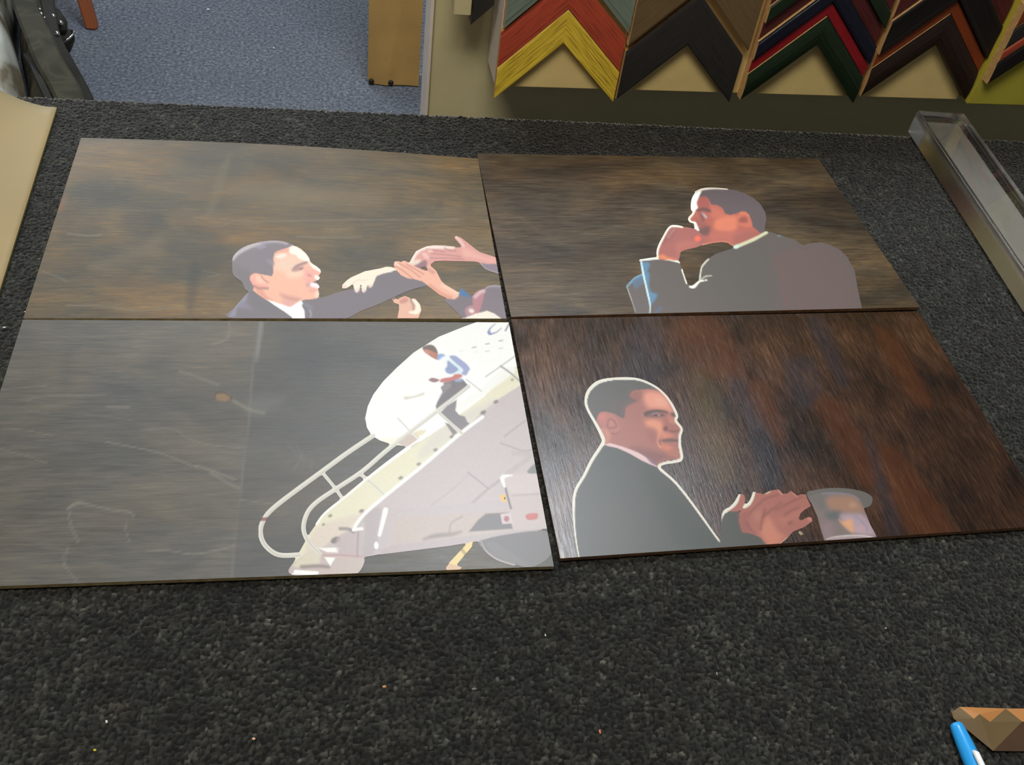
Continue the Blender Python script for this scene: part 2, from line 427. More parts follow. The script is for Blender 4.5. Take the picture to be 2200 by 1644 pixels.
def printed(name, art, quad, z, parent, mat, step=2.0):
    quad = np.asarray(quad, float)
    allp = np.vstack([l[1] for l in art.L if l[6]])
    G, nx, ny = grid_px(allp, step)
    fn = lambda P: np.maximum(art.mask(P), sd_poly(P, quad))
    d = fn(G); ins = (d < 0).reshape(ny, nx)
    cell = ins[:-1, :-1] | ins[1:, :-1] | ins[:-1, 1:] | ins[1:, 1:]
    idx = np.arange(nx * ny).reshape(ny, nx); cy, cx = np.where(cell)
    Fq = np.stack([idx[cy, cx], idx[cy + 1, cx], idx[cy + 1, cx + 1], idx[cy, cx + 1]], 1)
    used = np.unique(Fq); near = used[d[used] > 0]
    G = snap(G, fn, near)
    remap = -np.ones(len(G), int); remap[used] = np.arange(len(used)); Fq = remap[Fq]; G = G[used]
    col, _ = art.paint(G)
    V = onz_many(G, ZT); V[:, 2] = z(V) if callable(z) else z
    V2 = onz_many(G, PANEL_TOP); V[:, :2] = V2[:, :2]
    V -= np.array(parent.location)
    o = mesh_obj(name, V, Fq, mat, parent)
    colour_attr(o.data, col)
    return o

# ------------------------------------------------------------------ the four picture panels
TH = 0.0036; PANEL_TOP = ZT + 0.0013 + TH
def pt(px): return onz(px, PANEL_TOP)
def board(name, label, corners, topmat, edgemat, marks=None, bow=0.0, step=5.0, bow_dip=0.0):
    """corners: tl tr br bl on the table (world)"""
    tl, tr, br, bl = [np.array(c) for c in corners]
    c = (tl + tr + br + bl) / 4
    t = thing(name, label, 'picture panel', (c[0], c[1], ZT + 0.0013), 'four wooden picture panels')
    nx, ny = 220, 150
    u = np.linspace(0, 1, nx); v = np.linspace(0, 1, ny); U, Vv = np.meshgrid(u, v)
    P = (tl[None] * ((1 - U) * Vv).ravel()[:, None] + tr[None] * (U * Vv).ravel()[:, None] + br[None] * (U * (1 - Vv)).ravel()[:, None] + bl[None] * ((1 - U) * (1 - Vv)).ravel()[:, None])
    zb = (bow * np.sin(np.pi * np.clip(U, 0, 1)) * Vv ** 2).ravel()
    top = P.copy(); top[:, 2] = PANEL_TOP + zb
    n = nx * ny; bot = top.copy(); bot[:, 2] -= TH
    idx = np.arange(n).reshape(ny, nx)
    Fq = np.stack([idx[:-1, :-1].ravel(), idx[:-1, 1:].ravel(), idx[1:, 1:].ravel(), idx[1:, :-1].ravel()], 1)
    loc = np.array(t.location)
    o = mesh_obj('stained_face', top - loc, Fq, topmat, t)
    uvl = o.data.uv_layers.new(name='uv'); w = np.linalg.norm(tr - tl); hgt = np.linalg.norm(tl - bl)
    li = np.zeros(len(o.data.loops), int); o.data.loops.foreach_get('vertex_index', li)
    uvs = np.stack([U.ravel() * w, Vv.ravel() * hgt], 1)[li] + np.array([abs(hash_of(name + label)) % 7, 3.3])
    uvl.data.foreach_set('uv', uvs.ravel())
    if marks is not None:
        # back to picture pixels to place knots and figure marks
        d = P - CAM; q = d @ ROT.T; px = np.stack([W / 2 + F * q[:, 0] / q[:, 2], H / 2 - F * q[:, 1] / q[:, 2]], 1)
        col, al = marks.paint(px); colour_attr(o.data, col, al)
    else: colour_attr(o.data, np.zeros((n, 3)), np.zeros(n))
    ring_i = np.concatenate([idx[0, :], idx[1:, -1], idx[-1, -2::-1], idx[-2:0:-1, 0]])
    k = len(ring_i); E = np.vstack([top[ring_i], bot[ring_i]]) - loc; E[:k, 2] -= 0.00002
    Fe = [(i, k + i, k + (i + 1) % k, (i + 1) % k) for i in range(k)]
    mesh_obj('plywood_core', E, Fe + [tuple(range(2 * k - 1, k - 1, -1))], edgemat, t)
    zf = lambda V: PANEL_TOP + 0.00012
    return t
def hash_of(s):
    h = 0
    for ch in s: h = (h * 31 + ord(ch)) % 100003
    return h
qA = [(174, 296), (1027, 341), (1088, 685), (50, 684)]
qB = [(1025, 330), (1758, 341), (1976, 660), (1098, 681)]
A4 = [pt(p) for p in qA]; B4 = [pt(p) for p in qB]
C4 = [pt((49, 687)), pt((1093, 693)), pt((1190, 1217)), None]; C4[3] = C4[0] + C4[2] - C4[1]
D4 = [pt((1098, 686)), pt((1973, 669)), None, pt((1204, 1200))]; D4[2] = D4[1] + D4[3] - D4[0]
def topx(P):
    q = (np.array(P) - CAM) @ ROT.T; return (W / 2 + F * q[0] / q[2], H / 2 - F * q[1] / q[2])
qC = [(49, 687), (1093, 693), (1190, 1217), topx(C4[3])]
qD = [(1098, 686), (1973, 669), topx(D4[2]), (1204, 1200)]

WARM = (1.35, 1.08, 0.72, 1)
M_WOOD_A = stained_wood('grey_stained_birch', [(0.36, rgb(50, 47, 37)), (0.46, rgb(70, 63, 47)), (0.55, rgb(94, 79, 53)), (0.67, rgb(128, 104, 66))], 0, 14, (1.24, 1.04, 0.74, 1), 0.40, 0.25)
M_WOOD_B = stained_wood('brown_stained_birch', [(0.38, rgb(35, 30, 24)), (0.46, rgb(55, 47, 37)), (0.54, rgb(77, 65, 49)), (0.64, rgb(106, 89, 64))], 0, 14, (1.15, 0.97, 0.74, 1), 0.36, 0.2)
M_WOOD_C = stained_wood('slate_stained_birch', [(0.34, rgb(56, 57, 56)), (0.46, rgb(74, 73, 70)), (0.56, rgb(90, 86, 79)), (0.68, rgb(118, 110, 97))], 0, 12, (1.08, 1.0, 0.9, 1), 0.40, 0.25)
M_WOOD_D = stained_wood('dark_stained_mahogany', [(0.38, rgb(20, 14, 11)), (0.46, rgb(42, 27, 19)), (0.54, rgb(64, 41, 27)), (0.64, rgb(96, 66, 44))], 1, 20, (0.72, 0.78, 0.95, 1), 0.24, 0.2, fine=1.6)
M_PRINT = print_mat('printed_ink')  # picture colours include the surface sheen veil, painted in with the ink

PALE = (168, 160, 142)
mA = Art(0.42)
mA.z(0, 280, 2.115)
for ln, w in (([(540, 365), (640, 367), (760, 366)], 5), ([(1050, 415), (1250, 418), (1500, 412), (1800, 410), (2080, 405)], 4), ([(190, 640), (260, 665), (310, 690)], 6), ([(300, 795), (480, 800), (620, 820), (760, 808), (850, 800)], 7),
              ([(920, 640), (1000, 655), (940, 668)], 5), ([(310, 470), (400, 480), (460, 475)], 8), ([(1350, 485), (1500, 490), (1650, 488)], 6), ([(880, 410), (960, 440), (1040, 430)], 4)):
    mA.s_((172, 158, 128), ln, w, 1.5, 0.5)
mA.p((66, 68, 62), [(560, 380), (720, 370), (740, 470), (640, 540), (560, 470)], 22, 0.55)
mA.p((70, 72, 66), [(760, 480), (1000, 470), (980, 640), (760, 640)], 26, 0.45)
mA.p((66, 70, 66), [(860, 620), (910, 620), (880, 800), (850, 800)], 10, 0.5)
mA.p((150, 132, 96), [(980, 230), (1030, 130), (1050, 140), (1000, 300), (960, 390), (940, 380)], 8, 0.4)
mA.p((156, 138, 106), [(1050, 260), (1400, 260), (1700, 290), (1690, 340), (1350, 340), (1080, 310)], 22, 0.5)
mA.p((150, 132, 100), [(640, 520), (720, 470), (740, 500), (600, 600), (420, 640), (430, 600)], 16, 0.4)
mA.p((170, 116, 58), [(262, 350), (290, 300), (304, 300), (280, 370)], 8, 0.55)

mC = Art(0.40); mC.z(0, 680, 2.652)
mC.p((92, 96, 98), [(1462, -20), (1640, -20), (3200, 0), (3300, 1700), (1310, 1640), (1360, 1100), (1420, 600)], 4, 0.30, smooth=False)
mC.s_((186, 184, 176), [(1488, 40), (1478, 120), (1468, 200), (1462, 260)], [30, 26, 20, 8], 4, 0.55)
mC.s_((160, 162, 160), [(1455, 20), (1425, 520), (1370, 1000), (1320, 1500)], 7, 2, 0.35)
mC.e((176, 142, 96), (1266, 460), 46, 24, 8, 4, 0.9); mC.s_((92, 66, 44), [(1215, 470), (1230, 440), (1270, 432), (1310, 450), (1322, 468)], 9, 2, 0.7)
for ln, w, op in (([(600, 715), (760, 745), (900, 775), (1020, 820), (1120, 860)], 8, 0.6), ([(1120, 850), (1240, 890), (1340, 930)], 12, 0.5), ([(1200, 890), (1300, 950), (1360, 980)], 16, 0.4), ([(800, 650), (980, 640), (1060, 690), (1180, 730), (1390, 750)], 6, 0.5),
                  ([(380, 1100), (440, 1065), (540, 1080), (640, 1105), (740, 1115), (755, 1135)], [10, 22, 8, 8, 12, 16], 0.6), ([(395, 1110), (400, 1180), (430, 1250), (445, 1290)], 14, 0.4), ([(840, 1340), (960, 1335), (1090, 1355), (1200, 1340), (1330, 1310)], 8, 0.6),
                  ([(720, 1130), (715, 1200), (735, 1280)], 12, 0.35), ([(0, 755), (80, 775), (200, 810), (270, 840)], 6, 0.5), ([(0, 640), (160, 650), (300, 680)], 5, 0.5), ([(610, 515), (740, 518)], 10, 0.6), ([(0, 415), (150, 405), (260, 395)], 5, 0.45),
                  ([(140, 520), (170, 470), (260, 455), (430, 450), (600, 450)], 5, 0.4), ([(150, 530), (300, 560), (500, 560), (760, 590)], 4, 0.3), ([(680, 215), (860, 220), (1000, 232)], 5, 0.5), ([(1210, 160), (1290, 130), (1310, 70), (1300, 20)], 12, 0.4), ([(1020, 310), (1140, 350), (1240, 390)], 18, 0.3),
                  ([(360, 1400), (390, 1450), (430, 1500), (450, 1550)], 12, 0.4), ([(1330, 480), (1420, 530), (1500, 550)], 22, 0.5), ([(1370, 1045), (1450, 1055), (1560, 1070)], 5, 0.6), ([(390, 1320), (365, 1370), (370, 1420)], 16, 0.3)):
    mC.s_((176, 168, 152), ln, w, 2.0, op)
mC.p((84, 90, 96), [(360, 180), (430, 190), (400, 380), (340, 380)], 20, 0.35); mC.p((88, 94, 96), [(840, 230), (960, 230), (960, 380), (850, 380)], 24, 0.3)
mC.z(530, 680, 2.787)
mC.p((92, 96, 98), [(220, 170), (420, 140), (470, 320), (420, 430), (220, 280)], 26, 0.4)
mC.p((150, 152, 146), [(0, 560), (60, 480), (230, 490), (160, 560), (60, 600)], 16, 0.4)
for ln in ([(280, 920), (330, 830), (300, 780)], [(380, 920), (395, 880), (370, 860)], [(250, 770), (300, 820), (350, 870)]):
    mC.s_((158, 158, 156), ln, 10, 3, 0.35)

mD = Art(0.8); mD.z(1100, 660, 2.0)
for pl in ([(540, 40), (640, 40), (640, 300), (470, 290)], [(920, 300), (1000, 320), (1120, 560), (1160, 760), (1060, 760), (1010, 520)], [(1170, 240), (1290, 220), (1330, 360), (1260, 440), (1200, 380)], [(1270, 60), (1340, 60), (1440, 300), (1400, 330)], [(1520, 600), (1560, 600), (1680, 980), (1620, 980)]):
    mD.p((46, 46, 56), pl, 12, 0.5)
for pl in ([(700, 60), (900, 60), (1000, 300), (760, 260)], [(1010, 340), (1100, 330), (1180, 560), (1120, 570)], [(1580, 620), (1680, 640), (1900, 980), (1720, 990)], [(1300, 420), (1420, 420), (1560, 700), (1500, 760)], [(1560, 120), (1640, 120), (1800, 400), (1720, 400)]):
    mD.p((100, 54, 26), pl, 16, 0.4)
mD.p((104, 84, 44), [(760, 300), (860, 320), (960, 700), (860, 720)], 22, 0.35)
mD.s_((52, 30, 18), [(1250, 20), (1500, 20), (1720, 18)], 26, 8, 0.5)
mD.p((120, 112, 84), [(192, 1040), (206, 1038), (222, 1062), (228, 1082), (205, 1080)], 1.5, 0.9, smooth=False)

pA = board('printed_wood_panel', 'grey-brown stained wood panel printed with a man reaching towards outstretched hands', A4, M_WOOD_A, M_EDGE, mA, bow=0.0042)
pB = board('printed_wood_panel', 'brown stained wood panel printed with a seated man resting chin on fist', B4, M_WOOD_B, M_EDGE_D, None)
pC = board('printed_wood_panel', 'slate grey wood panel printed with a white airplane and boarding stairs', C4, M_WOOD_C, M_EDGE, mC)
pD = board('printed_wood_panel', 'reddish dark mahogany panel printed with a white-outlined man in profile', D4, M_WOOD_D, M_EDGE_D, mD)
Z1 = lambda V: np.full(len(V), PANEL_TOP + 0.00015)
def zA(V):   # follow the slight bow of the first panel
    tl, tr, br, bl = A4; ex = (br - bl)[:2]; ey = (tl - bl)[:2]
    M2 = np.linalg.inv(np.stack([ex, ey], 1)); uv = (V[:, :2] - bl[:2]) @ M2.T
    return PANEL_TOP + 0.00022 + 0.0042 * np.sin(np.pi * np.clip(uv[:, 0], 0, 1)) * np.clip(uv[:, 1], 0, 1) ** 2
GA, GB, GC, GD = 0.52, 0.78, 0.49, 0.44
# ---- panel one: man reaching, several hands
a = Art(GA)
a.z(460, 480, 3.385)
a.p((143, 134, 141), [(112, 685), (150, 620), (200, 560), (270, 500), (360, 545), (470, 620), (560, 690)], 1.2, solid=True)
a.p((143, 133, 141), [(630, 560), (770, 548), (900, 507), (1000, 484), (1140, 450), (1185, 385), (1230, 362), (1310, 343), (1400, 395), (1490, 420), (1560, 445), (1440, 480), (1330, 525), (1200, 585), (1060, 640), (960, 690), (800, 700), (630, 700)], 1.2, solid=True)
a.z(480, 510, 9.133)
a.p((172, 168, 192), [(120, 1545), (200, 1420), (290, 1270), (380, 1180), (470, 1110), (440, 1250), (330, 1330), (260, 1420), (230, 1545)], 5, 0.8)
a.p((160, 156, 178), [(360, 1250), (480, 1320), (560, 1420), (430, 1400), (300, 1380)], 6, 0.7)
a.p((135, 133, 135), [(520, 1060), (640, 1120), (900, 1290), (1200, 1480), (900, 1480), (600, 1300)], 8, 0.7)
a.p((160, 160, 178), [(1560, 1290), (1680, 1320), (1750, 1390), (1700, 1400), (1600, 1350)], 5, 0.7)
a.s_((190, 190, 205), [(1690, 1430), (1720, 1500), (1710, 1560)], 34, 2.5, 0.7)
a.p((152, 140, 147), [(190, 430), (230, 350), (340, 250), (480, 180), (650, 130), (850, 95), (1000, 88), (1150, 100), (1260, 130), (1370, 180), (1300, 225), (1180, 245), (1060, 290), (1000, 330), (990, 420), (1000, 520), (985, 600), (985, 740), (940, 775), (860, 760), (700, 730), (560, 740), (530, 810), (560, 920), (620, 1000), (600, 1060), (450, 1035), (400, 940), (350, 860), (250, 790), (195, 720), (180, 580)], 1.0, solid=True)
a.s_((228, 218, 222), [(200, 430), (260, 350), (400, 255), (560, 185), (720, 145)], [40, 50, 60, 60, 40], 4, 0.85)
a.s_((205, 195, 205), [(720, 140), (900, 108), (1080, 102), (1240, 140)], 40, 3.5, 0.8)
a.p((178, 170, 196), [(640, 200), (760, 160), (840, 190), (780, 230), (680, 240)], 4, 0.7)
a.p((139, 132, 135), [(200, 560), (450, 640), (560, 760), (560, 940), (560, 1040), (440, 1020), (330, 850), (210, 720)], 8, 0.8)
a.p((176, 162, 176), [(860, 440), (1000, 470), (1000, 560), (900, 520), (840, 470)], 4, 0.6)
skin = [(1330, 190), (1420, 195), (1520, 250), (1620, 340), (1680, 430), (1695, 490), (1750, 540), (1830, 590), (1890, 640), (1908, 690), (1885, 728), (1850, 750), (1885, 800), (1862, 838), (1830, 855), (1785, 890), (1850, 930), (1878, 980), (1845, 1010), (1872, 1110), (1862, 1165), (1800, 1210), (1700, 1222), (1600, 1230), (1540, 1245), (1440, 1295), (1330, 1370), (1280, 1372), (1100, 1310), (850, 1235), (720, 1150), (580, 1045), (600, 970), (520, 840), (540, 755), (620, 712), (760, 735), (950, 770), (980, 700), (982, 580), (1010, 520), (975, 440), (1000, 335), (1060, 285), (1180, 245)]
a.p((252, 192, 166), skin, 1.0, solid=True, smooth=False)
a.p((250, 214, 190), [(1060, 450), (1300, 330), (1500, 420), (1620, 480), (1500, 540), (1400, 640), (1300, 700), (1050, 650), (1010, 560)], 9, 0.9)
a.p((255, 226, 198), [(1250, 720), (1450, 660), (1560, 650), (1570, 740), (1400, 800), (1280, 790)], 8, 0.7)
a.p((255, 254, 240), [(1290, 235), (1370, 180), (1500, 240), (1640, 365), (1695, 490), (1600, 472), (1480, 425), (1420, 360), (1310, 320)], 3, 1.0)
a.e((255, 242, 230), (1130, 375), 110, 45, -12, 4, 0.9)
a.p((246, 172, 152), [(1020, 310), (1130, 265), (1280, 240), (1270, 285), (1130, 310), (1040, 330)], 3.5, 0.8)
a.p((186, 148, 148), [(1345, 650), (1385, 585), (1450, 540), (1560, 500), (1650, 482), (1625, 530), (1500, 575), (1420, 625)], 2.2, 0.95)
a.p((200, 152, 150), [(1340, 665), (1440, 600), (1575, 585), (1545, 640), (1420, 680)], 3, 0.8)
a.p((176, 132, 132), [(1470, 620), (1560, 605), (1530, 645)], 2, 0.8)
a.p((255, 255, 246), [(1680, 505), (1760, 545), (1850, 600), (1903, 660), (1890, 695), (1830, 655), (1740, 595)], 2.2, 1.0)
a.p((250, 178, 168), [(1600, 640), (1720, 660), (1850, 690), (1890, 720), (1800, 760), (1760, 880), (1640, 900), (1590, 780)], 7, 0.85)
a.e((226, 146, 138), (1690, 755), 45, 22, 30, 2.5, 0.8)
a.p((255, 254, 244), [(1800, 748), (1850, 765), (1885, 805), (1850, 842), (1800, 815)], 2, 1.0)
a.p((150, 122, 128), [(1750, 895), (1800, 865), (1850, 848), (1835, 885), (1790, 905)], 1.8, 0.95)
a.p((255, 248, 255), [(1690, 925), (1755, 898), (1850, 935), (1878, 985), (1840, 1008), (1725, 978)], 2, 1.0)
a.p((214, 168, 178), [(1620, 930), (1690, 900), (1700, 960), (1640, 970)], 5, 0.7)
a.p((246, 172, 158), [(1700, 990), (1830, 1015), (1800, 1090), (1680, 1080)], 6, 0.7)
a.p((250, 226, 206), [(1795, 1110), (1840, 1055), (1872, 1120), (1850, 1172), (1800, 1165)], 3, 0.9)
a.p((218, 158, 150), [(1120, 1120), (1300, 1160), (1500, 1205), (1460, 1260), (1300, 1250), (1180, 1190)], 7, 0.8)
a.p((238, 178, 176), [(1150, 1240), (1350, 1270), (1420, 1290), (1300, 1370), (1200, 1330)], 5, 0.8)
a.p((232, 150, 132), [(620, 1010), (760, 1040), (840, 1150), (950, 1240), (840, 1220), (700, 1130)], 5, 0.6)
a.p((253, 182, 166), [(520, 800), (560, 738), (640, 718), (730, 748), (800, 850), (870, 890), (850, 955), (790, 985), (690, 965), (580, 910)], 2, 1.0)
a.p((255, 208, 184), [(640, 760), (720, 780), (790, 870), (820, 910), (700, 900), (650, 840)], 4, 0.9)
a.s_((250, 160, 152), [(545, 860), (600, 920), (700, 965), (800, 985)], 28, 2.5, 0.8)
a.s_((206, 142, 130), [(745, 755), (790, 830), (880, 890)], 20, 2, 0.85)
a.s_((186, 128, 126), [(610, 965), (700, 1005), (870, 1005)], 34, 3, 0.85)
a.p((255, 255, 255), [(850, 1228), (1000, 1270), (1180, 1330), (1280, 1368), (1340, 1362), (1440, 1292), (1525, 1240), (1560, 1290), (1540, 1350), (1590, 1440), (1600, 1600), (1380, 1600), (1200, 1465), (1000, 1335)], 1.2, solid=True, smooth=False)
# hands
a.z(720, 500, 5.789)
a.p((255, 242, 222), [(92, 690), (95, 655), (150, 600), (200, 565), (370, 490), (560, 455), (640, 433), (700, 438), (750, 465), (700, 492), (600, 512), (510, 545), (490, 600), (462, 672), (430, 688), (413, 650), (405, 605), (400, 640), (388, 720), (355, 748), (333, 730), (333, 645), (318, 605), (308, 645), (302, 720), (275, 750), (246, 735), (234, 665), (225, 628), (170, 672), (130, 692)], 1.0, solid=True, smooth=False)
for c in ((118, 672), (272, 728), (360, 728), (436, 668)): a.e((246, 208, 212), c, 26, 18, -30, 2, 0.7)
a.s_((236, 206, 190), [(225, 630), (290, 590), (330, 600), (400, 590)], 14, 2.5, 0.5)
up = [(920, 400), (960, 320), (1010, 240), (1080, 205), (1140, 180), (1230, 168), (1330, 170), (1480, 183), (1500, 195), (1592, 187), (1540, 130), (1500, 82), (1492, 58), (1510, 52), (1560, 70), (1640, 130), (1740, 210), (1800, 250), (1990, 312), (2010, 395), (1880, 392), (1740, 357), (1560, 352), (1350, 347), (1240, 352), (1200, 382), (1165, 412), (1130, 420), (1050, 430), (980, 420)]
a.p((238, 172, 164), up, 1.0, solid=True, smooth=False)
a.s_((255, 240, 230), [(950, 360), (1020, 245), (1140, 190), (1330, 188), (1470, 195)], [40, 46, 40, 36, 24], 2.5, 0.9)
a.p((250, 190, 178), [(1590, 190), (1700, 230), (1860, 300), (1980, 330), (1980, 380), (1760, 330), (1600, 290)], 6, 0.7)
a.s_((255, 225, 225), [(1505, 62), (1560, 110), (1600, 170)], 22, 2, 0.7)
for ln in ([(1140, 210), (1240, 225), (1360, 240)], [(1360, 195), (1420, 225), (1500, 230)], [(1200, 265), (1340, 275), (1560, 300)], [(1120, 300), (1200, 320), (1380, 322), (1600, 335)]): a.s_((200, 142, 144), ln, 16, 2.2, 0.75)
for c in ((1180, 232), (1115, 275), (1140, 310)): a.e((252, 208, 198), c, 36, 20, 15, 2.5, 0.8)
a.p((165, 128, 140), [(990, 420), (1060, 370), (1130, 350), (1140, 410), (1110, 450), (1040, 450)], 3, 0.9)
a.p((250, 235, 215), [(910, 395), (980, 350), (1060, 340), (1040, 385), (960, 410)], 3, 0.8)
lo = [(735, 405), (745, 368), (790, 365), (832, 388), (838, 362), (870, 360), (960, 410), (1030, 440), (1120, 480), (1172, 492), (1135, 425), (1165, 405), (1250, 480), (1282, 540), (1312, 600), (1360, 650), (1530, 750), (1536, 792), (1490, 828), (1420, 826), (1300, 772), (1170, 672), (1080, 605), (980, 575), (900, 572), (820, 532), (765, 472)]
a.p((250, 188, 164), lo, 1.0, solid=True, smooth=False)
for ln in ([(760, 420), (860, 490), (960, 570)], [(800, 390), (930, 460), (1060, 560)], [(890, 400), (1000, 460), (1100, 520)]): a.s_((216, 142, 130), ln, 13, 2, 0.8)
a.s_((255, 222, 200), [(1330, 660), (1430, 715), (1520, 765)], 34, 4, 0.7); a.s_((255, 228, 215), [(745, 385), (800, 420)], 22, 2, 0.7)
a.s_((226, 150, 128), [(1180, 660), (1320, 760), (1440, 812)], 30, 4, 0.7)
a.p((222, 162, 150), [(1150, 430), (1240, 490), (1230, 520), (1180, 500)], 3, 0.7)
a.p((143, 132, 141), [(1400, 828), (1490, 832), (1540, 795), (1562, 772), (1700, 812), (1740, 860), (1700, 950), (1660, 1060), (1590, 1060), (1480, 950), (1360, 845)], 1.0, solid=True, smooth=False)
a.p((82, 132, 188), [(1562, 700), (1600, 722), (1692, 802), (1600, 795), (1535, 780), (1550, 750)], 1.4, solid=True, smooth=False)
a.p((166, 150, 166), [(1800, 385), (1880, 392), (2010, 390), (2030, 430), (2045, 510), (1950, 482), (1870, 450), (1830, 410)], 1.2, solid=True, smooth=False)
a.s_((205, 195, 205), [(1820, 395), (1860, 445), (1940, 480), (2030, 505)], 12, 1.6, 0.7)
a.p((244, 190, 166), [(722, 842), (760, 830), (800, 850), (800, 822), (870, 795), (922, 818), (950, 850), (960, 828), (990, 828), (1052, 900), (1066, 970), (1030, 1062), (780, 1062), (800, 960), (800, 890), (740, 872)], 1.2, solid=True, smooth=False)
a.p((255, 246, 228), [(962, 830), (1030, 865), (1062, 960), (1020, 1015), (930, 1005), (920, 982), (985, 970), (1002, 905), (965, 862)], 2, 0.95)
a.p((215, 140, 132), [(810, 840), (880, 810), (910, 850), (860, 880), (810, 880)], 3, 0.7); a.s_((170, 150, 140), [(945, 850), (970, 900), (975, 950)], 26, 3, 0.7)
a.p((150, 137, 146), [(1840, 720), (1900, 672), (1990, 655), (2072, 668), (2130, 1085), (2060, 1085), (1900, 1000), (1790, 1000), (1800, 860)], 1.2, solid=True, smooth=False)
a.p((206, 142, 152), [(1708, 835), (1740, 760), (1815, 718), (1862, 720), (1835, 850), (1805, 950), (1770, 1010), (1722, 925)], 2, 1.0, solid=True)
a.s_((246, 214, 220), [(1745, 800), (1800, 750), (1850, 728)], 34, 4, 0.8); a.s_((196, 186, 200), [(1850, 700), (1930, 670), (2060, 672)], 22, 3, 0.7)
a.p((200, 150, 155), [(1615, 965), (1660, 915), (1720, 910), (1750, 960), (1720, 1020), (1640, 1040)], 2, 1.0, solid=True)
a.e((255, 240, 240), (1695, 975), 34, 26, 20, 3, 0.9)
a.p((255, 242, 228), [(1580, 1085), (1640, 1050), (1760, 1010), (1890, 973), (1980, 1008), (2080, 1080), (2080, 1100), (1600, 1100)], 1.2, solid=True, smooth=False)
printed('printed_man_and_hands', a, qA, zA, pA, M_PRINT, 2.0)

# ---- panel two: seated man, chin on fist
a = Art(GB)
a.z(1300, 380, 3.667)
a.p((110, 103, 102), [(275, 662), (410, 642), (580, 672), (592, 700), (640, 842), (690, 872), (742, 812), (758, 722), (808, 652), (870, 612), (1020, 562), (1262, 440), (1290, 436), (1400, 470), (1500, 505), (1560, 545), (1610, 530), (1700, 518), (1780, 545), (1850, 580), (1905, 635), (1962, 740), (1990, 900), (2025, 1060), (1400, 1080), (238, 1090), (215, 990), (180, 885), (165, 860), (225, 800), (292, 768)], 1.0, solid=True, smooth=False)
a.p((120, 101, 101), [(1340, 620), (1560, 560), (1760, 560), (1900, 700), (1960, 1060), (1440, 1060), (1400, 860)], 14, 0.7)
a.p((104, 102, 98), [(700, 700), (1000, 600), (1200, 560), (1260, 700), (1240, 1060), (1000, 1060), (800, 900)], 26, 0.6)
a.p((98, 150, 188), [(285, 682), (350, 682), (335, 745), (350, 770), (345, 850), (360, 905), (410, 932), (380, 985), (352, 1015), (330, 900), (308, 780)], 4, 0.85)
a.p((88, 138, 176), [(172, 862), (230, 802), (298, 772), (310, 830), (240, 882), (215, 840)], 3, 0.85)
a.p((90, 120, 150), [(390, 1070), (430, 1020), (445, 1040), (410, 1075)], 3, 0.7)
a.p((112, 106, 106), [(220, 850), (300, 810), (320, 920), (340, 1060), (240, 1060)], 6, 0.5)
for ln, w, c in (([(278, 660), (410, 645), (490, 652), (582, 676)], [10, 16, 11, 8], (232, 236, 230)), ([(285, 672), (300, 760), (315, 830), (335, 920), (354, 1010), (352, 1075)], [12, 16, 14, 14, 10, 7], (208, 230, 234)), ([(172, 872), (225, 805), (292, 770)], 6, (152, 192, 205)),
                 ([(178, 880), (215, 990), (238, 1060)], 4, (176, 182, 180)), ([(604, 735), (640, 842)], 8, (235, 232, 222)), ([(668, 868), (700, 866), (745, 825), (800, 816)], [14, 24, 14, 8], (246, 246, 236)), ([(745, 818), (758, 722), (785, 680), (814, 650)], [12, 11, 13, 11], (224, 222, 206)), ([(762, 808), (790, 786), (836, 780)], 10, (206, 204, 194)), ([(770, 826), (800, 808)], 8, (206, 204, 194))):
    a.s_(c, ln, w, 1.0, 0.95, solid=True)
a.s_((146, 92, 94), [(1355, 640), (1372, 710), (1390, 800), (1405, 900), (1425, 1010)], 7, 1.6, 0.6); a.e((120, 150, 160), (1370, 468), 14, 6, 0, 1.5, 0.9)
a.z(1340, 390, 5.669)
a.p((190, 110, 98), [(905, 180), (1000, 180), (1040, 220), (1070, 280), (1140, 285), (1200, 320), (1240, 390), (1300, 410), (1430, 370), (1510, 395), (1555, 470), (1575, 550), (1660, 622), (1660, 650), (1500, 735), (1345, 795), (1270, 745), (1200, 733), (1080, 745), (960, 775), (880, 700), (890, 610), (860, 540), (860, 500), (800, 480), (790, 440), (850, 380), (855, 345), (880, 330), (880, 260)], 1.0, solid=True, smooth=False)
a.p((176, 102, 98), [(915, 190), (1010, 190), (1050, 290), (1100, 330), (960, 340), (905, 330)], 6, 0.8)
a.p((224, 132, 106), [(1140, 450), (1240, 420), (1370, 430), (1380, 560), (1300, 620), (1130, 600), (1100, 520)], 7, 0.95)
a.p((210, 120, 102), [(1060, 300), (1180, 340), (1240, 410), (1150, 450), (1060, 420)], 6, 0.8)
a.p((198, 118, 106), [(1060, 620), (1400, 610), (1600, 610), (1500, 700), (1340, 770), (1250, 720), (1080, 720)], 8, 0.8)
a.p((168, 106, 100), [(1360, 650), (1560, 610), (1640, 640), (1440, 740), (1340, 760)], 7, 0.6)
a.p((122, 90, 92), [(895, 340), (980, 318), (1062, 348), (1046, 380), (960, 362), (905, 375)], 2.5, 0.9)
a.p((196, 182, 194), [(950, 385), (985, 400), (1015, 440), (995, 448), (965, 420)], 2, 0.95); a.p((138, 96, 98), [(925, 390), (955, 395), (985, 460), (960, 500), (935, 450)], 3.5, 0.8)
a.p((150, 98, 98), [(880, 460), (960, 500), (1000, 500), (1000, 560), (920, 540)], 6, 0.6)
a.p((118, 94, 96), [(925, 570), (1040, 545), (1050, 610), (1010, 660), (900, 650), (890, 620)], 5, 0.85)
